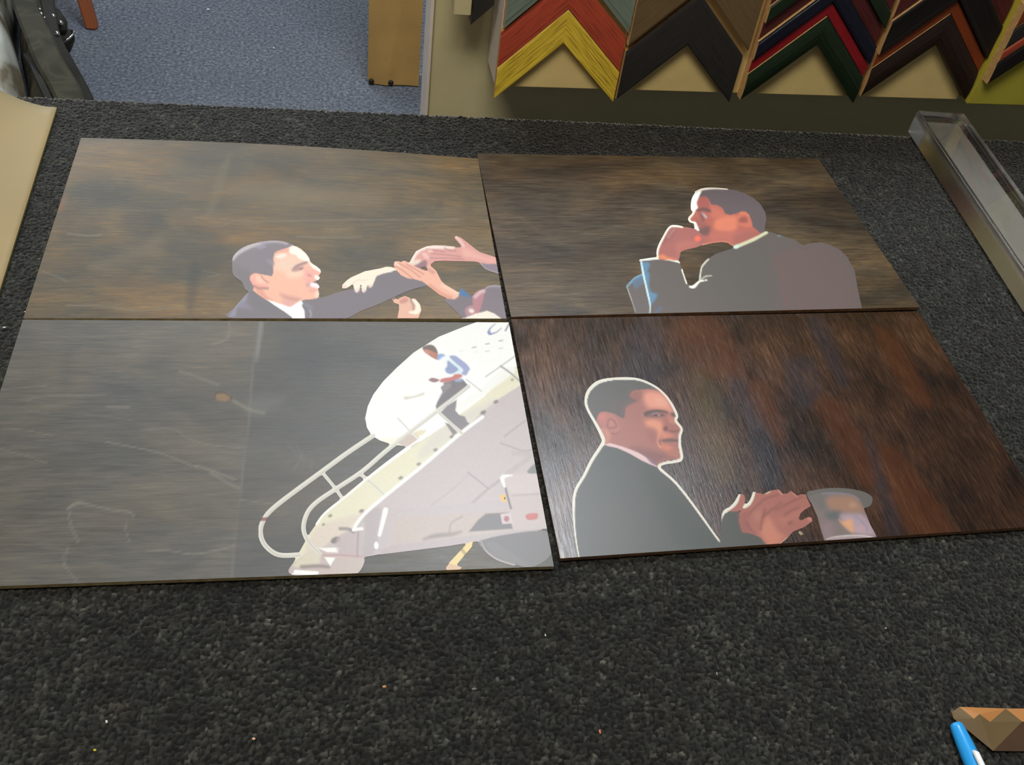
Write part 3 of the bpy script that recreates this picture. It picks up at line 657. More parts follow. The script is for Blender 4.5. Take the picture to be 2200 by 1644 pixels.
a.p((113, 102, 106), [(905, 145), (960, 105), (1090, 85), (1250, 94), (1350, 110), (1450, 140), (1570, 200), (1660, 280), (1720, 380), (1732, 460), (1712, 560), (1712, 605), (1665, 630), (1570, 550), (1552, 470), (1505, 395), (1430, 372), (1300, 408), (1235, 392), (1200, 320), (1140, 287), (1070, 282), (1040, 222), (1000, 182), (915, 190)], 1.2, solid=True, smooth=False)
a.p((212, 122, 102), [(1380, 430), (1440, 376), (1510, 398), (1548, 470), (1560, 550), (1480, 560), (1400, 520)], 3, 0.9)
a.s_((232, 136, 92), [(1420, 382), (1480, 380), (1520, 420)], 16, 2.5, 0.8); a.p((158, 92, 90), [(1400, 470), (1440, 430), (1500, 440), (1500, 500), (1420, 500)], 3.5, 0.8)
a.p((252, 250, 242), [(828, 352), (822, 280), (838, 200), (880, 140), (945, 112), (915, 188), (888, 262), (900, 322), (862, 348)], 1.5, 1.0, solid=True)
a.s_((228, 220, 208), [(880, 135), (960, 100), (1090, 88), (1260, 97)], [20, 22, 16, 8], 1.6, 0.95, solid=True)
a.s_((250, 244, 226), [(864, 352), (842, 400), (800, 450), (815, 488), (866, 500)], [22, 18, 20, 16, 12], 1.4, 1.0, solid=True); a.s_((252, 250, 244), [(872, 508), (884, 555), (906, 592)], [22, 34, 24], 1.5, 1.0, solid=True)
a.p((180, 112, 108), [(414, 940), (420, 820), (475, 695), (555, 560), (610, 545), (700, 555), (800, 568), (890, 600), (965, 660), (1010, 720), (960, 765), (880, 800), (700, 850), (660, 955), (540, 950)], 1.2, solid=True)
a.p((150, 96, 98), [(500, 640), (590, 580), (620, 640), (540, 720), (470, 760)], 7, 0.5); a.p((200, 124, 112), [(640, 760), (840, 720), (900, 770), (700, 840), (660, 900)], 7, 0.6)
a.e((252, 112, 84), (900, 698), 34, 32, 0, 4, 0.95); a.p((236, 142, 92), [(430, 905), (480, 892), (540, 925), (640, 945), (540, 955), (430, 935)], 4, 0.8)
a.s_((250, 240, 226), [(415, 938), (418, 830), (480, 690), (560, 562), (640, 548), (712, 560)], [14, 18, 20, 18, 20, 14], 1.5, 1.0, solid=True); a.s_((205, 165, 160), [(540, 680), (580, 620), (610, 590)], 20, 4, 0.5)
a.p((216, 216, 182), [(1335, 790), (1500, 722), (1742, 612), (1760, 632), (1600, 722), (1365, 822)], 1.4, 1.0, solid=True, smooth=False); a.e((200, 236, 232), (1372, 795), 34, 20, -20, 3, 0.9)
a.s_((216, 150, 120), [(960, 770), (1080, 746), (1200, 734), (1270, 748), (1340, 790)], 12, 1.8, 0.6)
printed('printed_man', a, qB, Z1, pB, M_PRINT, 2.0)

# ---- panel three: airplane, boarding stairs, man walking down
a = Art(GC)
a.z(530, 680, 2.787)
a.p((255, 255, 253), [(1410, 25), (1300, 65), (1150, 125), (1000, 220), (900, 310), (820, 390), (760, 470), (727, 540), (712, 610), (722, 665), (750, 712), (800, 742), (870, 765), (960, 777), (1040, 742), (1300, 600), (1500, 480), (1660, 400), (1660, 20)], 1.2, solid=True, smooth=False)
a.p((250, 244, 214), [(800, 735), (900, 730), (1000, 690), (1060, 700), (960, 770), (880, 765)], 8, 0.8); a.p((218, 196, 186), [(900, 740), (1000, 700), (1030, 730), (990, 775), (930, 775)], 3, 0.9)
a.p((236, 224, 190), [(1010, 690), (1075, 680), (1050, 710), (1010, 715)], 3, 0.8)
a.s_((226, 219, 202), [(950, 490), (1000, 483), (1058, 464)], [18, 10, 14], 2.5, 0.9)
for x, y, op in ((1362, 186, 1), (1441, 165, 1), (1522, 146, 1), (1440, 209, 0.45), (1522, 191, 0.5), (1370, 214, 0.2), (1285, 208, 0.25)): a.s_((188, 188, 186), [(x - 11, y + 2.5), (x + 11, y - 2.5)], 6, 1.2, op)
# big stair side
a.p((214, 201, 201), [(1665, 400), (1760, 700), (1790, 960), (1530, 960), (1540, 1120), (820, 1160), (760, 1430), (690, 1442), (560, 1435), (430, 1400), (330, 1440), (430, 1230), (560, 1095), (840, 900), (1060, 742), (1300, 575), (1500, 475)], 1.2, solid=True, smooth=False)
a.p((240, 235, 206), [(1660, 270), (1660, 400), (1500, 500), (1420, 560), (1280, 700), (850, 1062), (700, 1190), (640, 1260), (520, 1330), (420, 1400), (330, 1440), (265, 1530), (275, 1490), (380, 1300), (430, 1230), (570, 1092), (830, 902), (1060, 742), (1190, 652), (1420, 482), (1560, 330)], 1.2, solid=True, smooth=False)
a.p((232, 216, 204), [(430, 1260), (600, 1200), (690, 1190), (600, 1290), (430, 1400), (340, 1440), (380, 1330)], 8, 0.8)
a.p((228, 220, 214), [(1180, 655), (1420, 520), (1500, 500), (1420, 570), (1280, 690), (1060, 850), (1040, 800)], 8, 0.7)
a.p((250, 250, 246), [(1200, 560), (1400, 430), (1500, 340), (1580, 300), (1600, 340), (1420, 470), (1240, 590)], 3, 0.9)
for x, y, r in ((500, 1195, 12), (460, 1247, 9), (687, 1166, 15), (922, 968, 14), (1030, 885, 13), (1130, 800, 13), (1492, 512, 15), (1416, 576, 18), (1228, 722, 12), (532, 1340, 30), (1590, 380, 8)): a.e((118, 108, 102), (x, y), r, r * 0.6, -25, 2.6, 0.85)
for ln, w, c in (([(1325, 935), (1445, 1030)], 6, (160, 148, 150)), ([(1340, 1130), (1450, 1030), (1550, 960)], 16, (186, 174, 172)), ([(1520, 760), (1600, 788), (1650, 805), (1720, 800)], 8, (182, 168, 166)), ([(1545, 720), (1620, 660), (1700, 605)], 9, (180, 172, 178)), ([(1110, 1130), (1240, 1030), (1330, 945)], 7, (200, 187, 187)), ([(1600, 820), (1700, 830), (1620, 900), (1560, 940)], 30, (204, 190, 186))): a.s_(c, ln, w, 2.5, 0.7)
a.p((130, 132, 126), [(1680, 935), (1735, 880), (1760, 945)], 2, 0.9)
# truck
a.p((212, 199, 201), [(800, 1152), (950, 1155), (1545, 1100), (1575, 1165), (890, 1210), (862, 1395), (800, 1422), (690, 1442), (740, 1300)], 1.5, solid=True, smooth=False)
a.p((196, 184, 186), [(690, 1180), (800, 1150), (790, 1260), (760, 1420), (690, 1430), (710, 1260)], 6, 0.7)
a.p((214, 197, 190), [(885, 1210), (1562, 1162), (1600, 1280), (868, 1382)], 2, 1.0, solid=True, smooth=False)
a.p((134, 125, 126), [(1330, 1290), (1385, 1220), (1432, 1182), (1570, 1175), (1592, 1272)], 2, 1.0, smooth=False)
a.s_((150, 138, 136), [(1060, 1335), (1130, 1315), (1230, 1305), (1280, 1290)], [10, 24, 20, 10], 5, 0.75); a.s_((168, 154, 150), [(1215, 1300), (1225, 1240), (1290, 1200)], 8, 3, 0.7)
a.p((206, 192, 193), [(866, 1372), (1740, 1268), (1742, 1300), (1400, 1342), (1200, 1375), (800, 1424), (790, 1400)], 1.5, solid=True, smooth=False)
a.p((128, 122, 121), [(1400, 1345), (1600, 1300), (1790, 1290), (1830, 1380), (1800, 1450), (1700, 1502), (1600, 1482), (1500, 1448), (1430, 1400)], 1.5, solid=True)
a.p((140, 134, 133), [(1480, 1350), (1560, 1400), (1690, 1490), (1600, 1480), (1500, 1440), (1440, 1370)], 3, 0.7)
a.s_((188, 172, 172), [(1400, 1340), (1430, 1400), (1500, 1455), (1600, 1488)], 9, 1.6, 0.8, solid=True)
a.p((216, 201, 199), [(1520, 958), (1560, 948), (1760, 940), (1820, 1268), (1600, 1282), (1578, 1180), (1550, 1080)], 1.5, solid=True, smooth=False)
a.p((224, 210, 208), [(1560, 960), (1745, 955), (1760, 1050), (1590, 1060)], 4, 0.6); a.s_((196, 180, 180), [(1590, 1072), (1780, 1062)], 10, 3, 0.8)
a.s_((255, 252, 250), [(1548, 1030), (1530, 970), (1560, 955), (1590, 953)], [8, 26, 14, 6], 1.6, 1.0); a.s_((120, 108, 108), [(1550, 1030), (1565, 1090), (1582, 1150)], 12, 1.8, 0.9)
a.p((216, 112, 106), [(1675, 1186), (1740, 1180), (1736, 1214), (1680, 1218)], 1.6, 1.0); a.p((226, 208, 210), [(1518, 1185), (1580, 1175), (1592, 1240), (1530, 1245)], 1.5, 1.0, smooth=False); a.e((188, 108, 114), (1556, 1213), 16, 18, 0, 2, 1.0)
a.p((244, 192, 78), [(1514, 1072), (1546, 1066), (1554, 1112), (1530, 1110)], 1.6, 1.0, smooth=False)
a.p((242, 214, 132), [(1312, 1372), (1352, 1345), (1345, 1380), (1250, 1492), (1214, 1478)], 1.2, solid=True, smooth=False); a.p((228, 186, 138), [(1195, 1508), (1215, 1480), (1250, 1492), (1285, 1505), (1270, 1520), (1200, 1518)], 1.2, solid=True, smooth=False); a.s_((180, 150, 70), [(1290, 1400), (1310, 1425)], 18, 2, 0.8)
# stair foot
a.p((216, 198, 194), [(262, 1540), (272, 1490), (330, 1440), (430, 1400), (560, 1420), (690, 1440), (695, 1490), (650, 1545), (560, 1556), (400, 1562)], 1.3, solid=True)
a.p((232, 224, 200), [(280, 1500), (330, 1440), (420, 1405), (440, 1470), (400, 1490)], 4, 0.9); a.s_((150, 134, 128), [(330, 1500), (420, 1496), (490, 1500)], 20, 4, 0.8)
a.p((255, 255, 255), [(288, 1518), (432, 1528), (426, 1552), (272, 1546)], 1.3, 1.0, solid=True, smooth=False); a.p((255, 254, 252), [(466, 1442), (530, 1446), (500, 1496)], 1.5, 1.0, smooth=False); a.p((255, 253, 250), [(430, 1388), (560, 1384), (545, 1415), (480, 1412)], 2, 1.0, smooth=False)
a.p((208, 190, 190), [(540, 1330), (640, 1280), (690, 1290), (690, 1430), (560, 1430)], 4, 0.7); a.s_((150, 140, 142), [(560, 1272), (610, 1275), (640, 1290)], 20, 2.5, 0.8); a.s_((255, 253, 250), [(640, 1278), (690, 1272)], 18, 2, 1.0); a.s_((176, 162, 164), [(668, 1290), (664, 1360), (662, 1440)], 10, 2, 0.8)
a.s_((206, 150, 150), [(430, 1420), (470, 1432), (560, 1430), (690, 1440)], 8, 2, 0.8)
a.s_((255, 252, 246), [(832, 1160), (815, 1230), (795, 1310)], [30, 26, 20], 1.5, 1.0); a.e((255, 255, 252), (776, 1372), 13, 22, 0, 1.5, 1.0)
# rails
def rail(pts, w, shade=True):
    a.s_((236, 233, 222), pts, w, 1.0, 1.0, solid=True)
    if shade: a.s_((202, 198, 194), [(x + w * 0.22, y + w * 0.22) for x, y in pts], w * 0.35, 1.2, 0.6)
rail([(465, 950), (530, 1030), (572, 1090)], 15); rail([(680, 945), (755, 1005), (822, 1068)], 16)
a.s_((226, 224, 218), [(905, 610), (980, 690)], 8, 1.2, 1.0); rail([(980, 690), (1032, 740)], 13, False); a.s_((204, 198, 196), [(1315, 378), (1370, 420), (1405, 448)], 7, 1.2, 0.7)
a.s_((255, 255, 252), [(1205, 635), (1020, 748), (800, 910), (590, 1082), (470, 1180), (420, 1245)], 11, 1.0, 1.0, solid=True)
a.s_((255, 255, 253), [(1412, 603), (1280, 702), (1060, 890), (840, 1068), (720, 1170), (660, 1240), (640, 1280)], 19, 1.0, 1.0, solid=True)
rail([(758, 714), (600, 820), (450, 930), (300, 1040), (170, 1140), (110, 1205), (82, 1285), (108, 1368), (190, 1428), (315, 1428)], 24)
rail([(1325, 420), (1150, 560), (980, 690), (830, 810), (690, 930), (540, 1030), (420, 1112), (362, 1180), (340, 1270), (370, 1350), (440, 1425)], 22)
rail([(1150, 575), (1220, 640), (1290, 702)], 20)
a.s_((168, 108, 108), [(93, 1216), (136, 1212)], 20, 1.4, 0.95)
a.s_((190, 186, 182), [(1610, 236), (1520, 300), (1430, 362)], 6, 1.2, 0.9); a.s_((184, 180, 178), [(1520, 298), (1580, 340), (1645, 398)], 11, 1.4, 0.9)
# man on the stairs
a.z(780, 690, 6.089)
a.p((208, 134, 112), [(782, 358), (850, 366), (930, 395), (975, 425), (990, 470), (965, 505), (910, 482), (850, 442), (800, 402)], 1.4, 1.0)
a.p((136, 112, 100), [(778, 350), (830, 318), (880, 311), (930, 328), (965, 378), (976, 425), (935, 410), (860, 378), (795, 372)], 1.6, 1.0)
a.p((225, 160, 140), [(800, 385), (840, 380), (870, 420), (840, 430)], 2.5, 0.7)
a.p((150, 182, 238), [(965, 505), (985, 445), (1010, 428), (1062, 438), (1072, 452), (1015, 500), (985, 510)], 1.6, 1.0)
a.p((243, 250, 255), [(1010, 500), (1080, 460), (1160, 470), (1270, 560), (1350, 640), (1300, 700), (1180, 700), (1060, 700), (1050, 620), (1070, 540)], 4, 0.8)
a.p((168, 178, 222), [(1130, 468), (1200, 453), (1260, 490), (1350, 560), (1396, 622), (1380, 662), (1345, 712), (1285, 690), (1305, 640), (1220, 560)], 1.8, 1.0)
a.p((158, 172, 216), [(1108, 520), (1170, 560), (1252, 632), (1170, 690), (1100, 682), (1073, 632), (1100, 590)], 2.0, 1.0)
a.p((216, 240, 250), [(1130, 490), (1180, 530), (1300, 630), (1270, 690), (1220, 670), (1250, 630), (1180, 570)], 2.5, 0.9)
a.p((132, 124, 128), [(1055, 805), (1180, 770), (1300, 758), (1366, 835), (1345, 870), (1150, 1010), (960, 1152), (950, 1120), (970, 1060), (1042, 930), (1018, 868), (1055, 840)], 1.6, 1.0, smooth=False)
a.p((172, 160, 164), [(1030, 860), (1120, 810), (1200, 820), (1100, 900), (1010, 1000), (1040, 930)], 4, 0.7); a.e((110, 102, 106), (1180, 830), 30, 34, 0, 4, 0.6)
a.p((160, 182, 225), [(1200, 770), (1290, 755), (1300, 785), (1220, 800)], 2, 0.9)
a.p((216, 122, 116), [(1005, 785), (1040, 752), (1160, 730), (1200, 698), (1270, 696), (1300, 720), (1240, 760), (1050, 805)], 1.8, 1.0)
a.p((172, 122, 122), [(858, 772), (900, 745), (960, 755), (1000, 775), (950, 802), (900, 797)], 1.6, 1.0)
a.p((146, 139, 142), [(1008, 1200), (1100, 1110), (1225, 1030), (1216, 1120), (1206, 1172), (1260, 1232), (1330, 1250), (1362, 1320), (1395, 1342), (1285, 1432), (1150, 1330)], 1.6, 1.0, smooth=False)
a.p((150, 142, 142), [(1070, 1330), (1130, 1350), (1235, 1460), (1180, 1500), (1130, 1520), (1170, 1480)], 1.6, 1.0, smooth=False)
a.z(530, 680, 2.787)
rail([(1330, 418), (1150, 560), (980, 690)], 20); rail([(1150, 575), (1220, 640), (1290, 702)], 18)
# lettering on the fuselage
a.z(1020, 630, 13.7)
a.s_((150, 156, 200), [(640, 890), (560, 940), (480, 1010), (425, 1090), (405, 1160), (440, 1205), (540, 1190), (640, 1150), (720, 1090), (785, 1035)], [10, 24, 32, 46, 62, 60, 40, 30, 26, 18], 0.9, 1.0)
a.e((150, 158, 220), (430, 1165), 48, 55, -20, 2.5, 0.8)
a.s_((140, 146, 190), [(1010, 900), (955, 1010), (900, 1110)], 44, 0.9, 1.0)
printed('printed_airplane_and_stairs', a, qC, Z1, pC, M_PRINT, 2.0)

# ---- panel four: man in profile with a white outline, clasped hands, upturned hat of glass
a = Art(GD)
a.z(1200, 780, 3.0556)
rim = [(137, 1290), (115, 1170), (100, 1000), (110, 850), (170, 740), (220, 640), (290, 530), (290, 490), (240, 390), (195, 310), (180, 250), (200, 180), (270, 122), (400, 104), (520, 110), (620, 150), (690, 203), (740, 270), (775, 345), (768, 380), (806, 432), (795, 480), (795, 540), (806, 628), (760, 648), (690, 660), (660, 690), (760, 780), (850, 890), (960, 1040), (1058, 1172), (1074, 1150), (1082, 992), (1140, 945), (1190, 872)]
a.p((112, 114, 112), [(137, 1300), (115, 1170), (103, 1000), (113, 850), (173, 742), (262, 562), (310, 540), (430, 570), (560, 640), (660, 690), (760, 790), (850, 898), (960, 1050), (1060, 1180), (1078, 1130), (1082, 1000), (1150, 955), (1200, 1010), (1190, 1100), (1290, 1130), (1400, 1225), (1100, 1245), (600, 1270)], 1.2, solid=True, smooth=False)
a.p((100, 110, 106), [(560, 700), (700, 780), (900, 1030), (1040, 1200), (800, 1210), (640, 980)], 18, 0.6); a.p((118, 116, 112), [(140, 1000), (300, 900), (500, 1000), (520, 1260), (160, 1280)], 24, 0.5)
a.z(1230, 800, 7.827)
a.p((206, 137, 127), [(1000, 315), (1080, 295), (1260, 278), (1400, 298), (1480, 335), (1560, 400), (1630, 480), (1680, 590), (1740, 700), (1705, 760), (1740, 830), (1800, 900), (1815, 950), (1785, 985), (1790, 1080), (1780, 1200), (1790, 1300), (1805, 1400), (1780, 1440), (1700, 1460), (1550, 1480), (1470, 1520), (1430, 1590), (1350, 1540), (1200, 1440), (1000, 1320), (700, 1230), (545, 1210), (550, 1080), (480, 960), (400, 840), (420, 740), (470, 670), (560, 655), (700, 690), (830, 770), (870, 760), (880, 620), (960, 500), (945, 400)], 1.2, solid=True, smooth=False)
a.p((120, 119, 116), [(255, 500), (265, 410), (330, 300), (450, 210), (600, 152), (800, 128), (1000, 132), (1150, 148), (1300, 205), (1420, 275), (1495, 345), (1400, 302), (1260, 282), (1080, 300), (1000, 320), (955, 400), (975, 430), (1090, 480), (960, 540), (890, 600), (872, 770), (830, 775), (700, 692), (560, 662), (465, 672), (420, 745), (405, 840), (360, 800), (290, 720), (260, 600)], 1.2, solid=True, smooth=False)
a.p((134, 118, 117), [(640, 480), (860, 450), (960, 420), (1080, 480), (930, 560), (870, 640), (860, 740), (700, 660), (600, 600)], 9, 0.8)
a.p((198, 130, 122), [(900, 600), (1000, 520), (1150, 480), (1200, 560), (1180, 700), (1100, 850), (900, 820)], 14, 0.5)
a.p((176, 116, 110), [(960, 340), (1100, 320), (1200, 400), (1130, 470), (990, 430)], 9, 0.6)
a.p((255, 172, 148), [(1190, 400), (1260, 330), (1420, 325), (1550, 400), (1640, 550), (1670, 660), (1500, 622), (1300, 610), (1220, 520)], 9, 0.95)
a.p((255, 186, 162), [(1380, 440), (1520, 430), (1600, 540), (1500, 580), (1400, 540)], 8, 0.7)
a.p((255, 170, 136), [(1220, 830), (1360, 790), (1500, 840), (1525, 980), (1450, 1100), (1400, 980), (1270, 920)], 8, 0.9)
a.p((122, 102, 96), [(1195, 695), (1260, 652), (1400, 628), (1560, 650), (1610, 692), (1480, 680), (1330, 700), (1230, 745)], 2.4, 0.95)
a.p((152, 112, 112), [(1240, 745), (1360, 705), (1520, 700), (1570, 735), (1430, 760), (1300, 760)], 3.5, 0.85)
a.e((205, 170, 188), (1390, 695), 50, 12, -4, 2, 0.8); a.e((98, 78, 90), (1400, 722), 34, 18, 0, 1.6, 0.9); a.e((226, 184, 186), (1450, 725), 14, 14, 0, 1.4, 0.9); a.e((110, 82, 92), (1505, 722), 22, 16, 0, 1.8, 0.7)
a.p((126, 108, 100), [(1655, 690), (1720, 688), (1728, 742), (1672, 742)], 2.2, 0.9)
a.p((202, 128, 120), [(1560, 760), (1660, 770), (1800, 920), (1790, 990), (1650, 1010), (1540, 980), (1530, 900)], 7, 0.8)
a.p((230, 150, 132), [(1600, 740), (1680, 760), (1760, 860), (1700, 870), (1620, 830)], 5, 0.8)
a.p((142, 92, 88), [(1528, 960), (1555, 912), (1600, 930), (1590, 985), (1550, 995)], 3, 0.9); a.p((160, 102, 100), [(1600, 985), (1720, 980), (1790, 980), (1740, 1015), (1640, 1012)], 3, 0.8)
a.p((246, 154, 130), [(1500, 1010), (1620, 1020), (1680, 1080), (1520, 1120)], 6, 0.8)
a.p((140, 108, 104), [(1505, 1140), (1640, 1118), (1780, 1138), (1778, 1172), (1620, 1178), (1530, 1172)], 2.5, 0.95)
a.p((204, 134, 128), [(1560, 1180), (1770, 1180), (1780, 1240), (1650, 1260)], 5, 0.7); a.p((240, 148, 122), [(1480, 1200), (1600, 1220), (1700, 1280), (1600, 1330), (1490, 1270)], 6, 0.9)
a.s_((255, 176, 140), [(1440, 1085), (1430, 1180), (1480, 1270)], 24, 3, 0.9); a.s_((160, 104, 98), [(1465, 1150), (1475, 1220)], 14, 2, 0.8)
a.p((200, 128, 120), [(1280, 950), (1400, 1000), (1420, 1160), (1330, 1180), (1250, 1080)], 9, 0.7)
a.p((170, 120, 118), [(980, 1260), (1200, 1280), (1400, 1330), (1560, 1380), (1700, 1440), (1540, 1470), (1400, 1540), (1230, 1440)], 9, 0.85); a.p((214, 142, 124), [(1580, 1360), (1780, 1300), (1795, 1420), (1680, 1420)], 6, 0.8)
a.p((234, 164, 144), [(480, 950), (580, 960), (640, 1060), (600, 1190), (550, 1190), (550, 1080)], 6, 0.8)
a.p((217, 142, 134), [(415, 790), (465, 692), (580, 688), (720, 755), (775, 870), (805, 985), (745, 1035), (640, 1005), (580, 925), (500, 900)], 2.5, 1.0); a.e((236, 140, 132), (500, 750), 50, 60, 20, 5, 0.8)
a.s_((172, 112, 106), [(590, 870), (620, 790), (690, 810), (740, 900), (690, 935), (600, 935), (585, 870)], 22, 2.2, 0.8); a.s_((178, 116, 110), [(650, 1030), (740, 1030), (800, 990)], 18, 2.2, 0.8); a.e((222, 150, 140), (650, 860), 34, 40, 0, 3, 0.8)
a.p((252, 216, 220), [(530, 1215), (640, 1195), (850, 1255), (1100, 1350), (1300, 1470), (1430, 1600), (1300, 1550), (1150, 1480), (950, 1365), (750, 1275), (600, 1245)], 1.4, solid=True, smooth=False); a.p((164, 132, 156), [(1230, 1410), (1340, 1470), (1425, 1560), (1320, 1530)], 2.5, 0.8)
a.z(1200, 780, 3.0556)
a.s_((255, 252, 240), rim, [7, 9, 12, 15, 16, 18, 19, 18, 15, 14, 15, 15, 14, 13, 12, 11, 11, 13, 14, 15, 14, 14, 15, 16, 15, 14, 16, 13, 12, 11, 12, 12, 13, 13, 10], 0.9, 1.0, solid=True)
# hands
a.z(1560, 1030, 6.471)
a.p((112, 114, 112), [(-60, 560), (60, 480), (200, 520), (240, 700), (360, 740), (520, 820), (620, 960), (300, 980), (-60, 1000)], 2, 1.0)
a.p((206, 132, 120), [(40, 440), (100, 400), (170, 320), (185, 225), (215, 212), (252, 240), (250, 330), (200, 420), (120, 450)], 1.4, solid=True)
a.p((206, 132, 120), [(185, 480), (180, 600), (225, 735), (330, 752), (480, 812), (600, 945), (700, 935), (830, 832), (930, 722), (1080, 662), (1192, 582), (1182, 538), (1140, 530), (1040, 582), (998, 552), (1030, 470), (1085, 420), (1172, 372), (1120, 270), (1105, 218), (1040, 216), (985, 240), (905, 168), (850, 205), (780, 212), (725, 148), (620, 163), (500, 222), (490, 205), (405, 192), (380, 280), (330, 350), (260, 400)], 1.4, solid=True, smooth=False)
a.p((236, 154, 130), [(480, 700), (560, 540), (620, 560), (720, 720), (800, 800), (690, 920), (600, 930), (500, 800)], 9, 0.85); a.p((186, 116, 108), [(200, 480), (330, 470), (300, 600), (330, 720), (230, 720), (190, 600)], 9, 0.7)
a.p((220, 146, 132), [(380, 480), (480, 450), (500, 560), (420, 580)], 8, 0.7); a.p((218, 142, 128), [(700, 560), (900, 480), (1040, 400), (1100, 420), (960, 560), (800, 640)], 9, 0.6)
for ln in ([(515, 520), (640, 420), (760, 330)], [(690, 430), (880, 330), (1050, 245)], [(810, 500), (900, 440), (1010, 395)], [(490, 300), (600, 250), (720, 215)], [(540, 420), (500, 560), (480, 700)], [(330, 470), (420, 380), (480, 330)], [(285, 600), (340, 700), (400, 760)]): a.s_((166, 106, 100), ln, 24, 4, 0.7)
a.e((165, 108, 102), (890, 605), 40, 22, -30, 4, 0.7); a.s_((250, 180, 165), [(735, 160), (770, 205)], 16, 2, 0.9); a.s_((240, 170, 155), [(935, 195), (975, 235)], 14, 2, 0.8); a.s_((236, 190, 165), [(620, 940), (720, 920), (840, 820)], 14, 3, 0.7); a.e((242, 160, 145), (1160, 558), 24, 18, 0, 3, 0.8)
a.s_((255, 252, 240), [(-10, 455), (70, 395), (140, 320), (185, 225)], [26, 34, 36, 24], 1.2, 1.0, solid=True); a.s_((255, 252, 236), [(262, 382), (320, 345), (360, 280), (388, 195)], [42, 40, 34, 30], 1.2, 1.0, solid=True); a.s_((240, 225, 205), [(560, 195), (600, 180)], 20, 2, 0.8)
a.p((198, 178, 140), [(1008, 738), (1040, 732), (1062, 765), (1035, 770)], 1.5, 1.0, solid=True)
printed('printed_man', a, qD, Z1, pD, M_PRINT, 2.0)
a = Art(GD).z(1560, 1030, 6.471)
# upturned glass hat
a.p((138, 134, 130), [(1125, 195), (1220, 160), (1350, 138), (1500, 128), (1700, 138), (1880, 172), (1980, 215), (2028, 265), (2010, 350), (1960, 385), (1880, 390), (1830, 320), (1300, 300), (1190, 330)], 1.5, 1.0, solid=True)
a.p((166, 150, 148), [(1150, 240), (1210, 380), (1270, 510), (1320, 690), (1370, 850), (1430, 890), (1560, 915), (1750, 920), (1950, 895), (2095, 845), (2080, 790), (2000, 640), (1925, 460), (1880, 340), (1800, 245), (1620, 195), (1420, 190), (1250, 210)], 1.5, 1.0, solid=True, smooth=False)
a.p((140, 140, 138), [(1150, 200), (1400, 180), (1380, 420), (1260, 400), (1180, 300)], 8, 0.6); a.s_((176, 172, 196), [(1330, 200), (1540, 195), (1740, 220), (1850, 290)], 18, 3, 0.8)
a.p((202, 156, 132), [(1390, 280), (1560, 235), (1760, 250), (1850, 330), (1900, 450), (1700, 470), (1470, 430)], 8, 0.95); a.e((226, 176, 150), (1760, 360), 50, 36, 0, 7, 0.7); a.p((124, 136, 142), [(1385, 470), (1580, 445), (1570, 560), (1430, 560)], 8, 0.8)
a.p((218, 194, 208), [(1590, 500), (1760, 480), (1920, 510), (2070, 740), (1990, 790), (1760, 745), (1640, 630)], 8, 0.9); a.p((252, 188, 142), [(1570, 560), (1620, 585), (1740, 560), (1770, 660), (1770, 745), (1680, 690), (1600, 615)], 5, 0.95); a.s_((170, 164, 196), [(1800, 520), (1900, 600), (1960, 700)], 20, 4, 0.6); a.p((232, 190, 200), [(1820, 640), (1930, 660), (1900, 740), (1800, 720)], 5, 0.7)
a.p((190, 160, 172), [(1330, 640), (1460, 600), (1480, 800), (1380, 830)], 9, 0.6)
a.e((204, 184, 190), (1740, 850), 358, 64, -2, 1.8, 1.0); a.e((184, 180, 198), (1960, 850), 110, 40, -4, 6, 0.8); a.e((222, 190, 186), (1600, 865), 120, 34, 0, 6, 0.7)
a.s_((248, 234, 234), [(1390, 835), (1500, 805), (1700, 785), (1900, 788), (2060, 820), (2098, 845)], [8, 14, 18, 18, 22, 12], 1.5, 0.95)
printed('printed_hat', a, qD, lambda V: np.full(len(V), PANEL_TOP + 0.00024), pD, M_PRINT, 2.0)

# ------------------------------------------------------------------ partition and sample rack behind the table
YB, YP = 1.178, 1.112               # face of the partition, face of the backing panels
YC = 1.100                          # front of the corner samples
part = thing('partition_board', 'tall olive-beige partition board with pale end edge behind the worktable', 'partition', (0.9, YB + 0.025, 0))
bx0 = ony((918, 250), YB)[0]
box('board_face', (bx0 - 0.9, -0.02, 0), (1.15, 0.025, 1.28), M_OLIVE, part, 0.002)
box('edge_strip', (bx0 - 0.9 - 0.004, -0.025, 0), (bx0 - 0.9, 0.026, 1.28), M_PALE, part)
px0 = ony((1064, 180), YP)[0]; px1 = min(ony((2074, 222), YP)[0], ony((2077, 224), 1.094)[0] - 0.002); pz = ony((1110, 187), YP)[2]
bk1 = thing('backing_panel', 'beige backing panel carrying four columns of frame corner samples', 'display panel', (px0, YP, pz))
box('panel_face', (0.004, 0, 0), (px1 - px0 - 0.002, YB - YP - 0.0005, 0.44), M_BEIGE, bk1, 0.001)
box('edge_strip', (0, 0.0, 0.0), (0.004, YB - YP - 0.0005, 0.44), M_PALE, bk1)
YP2 = 1.094
p2x = ony((2077, 224), YP2)[0]; p2z = ony((2076, 224), YP2)[2]
bk2 = thing('backing_panel', 'yellow-green backing panel at the end of the rack behind the acrylic bar', 'display panel', (p2x, YP2, p2z))
box('panel_face', (0.0, 0, 0), (0.17, YB - YP2 - 0.0005, 0.44), M_YELLOWG, bk2, 0.0015)

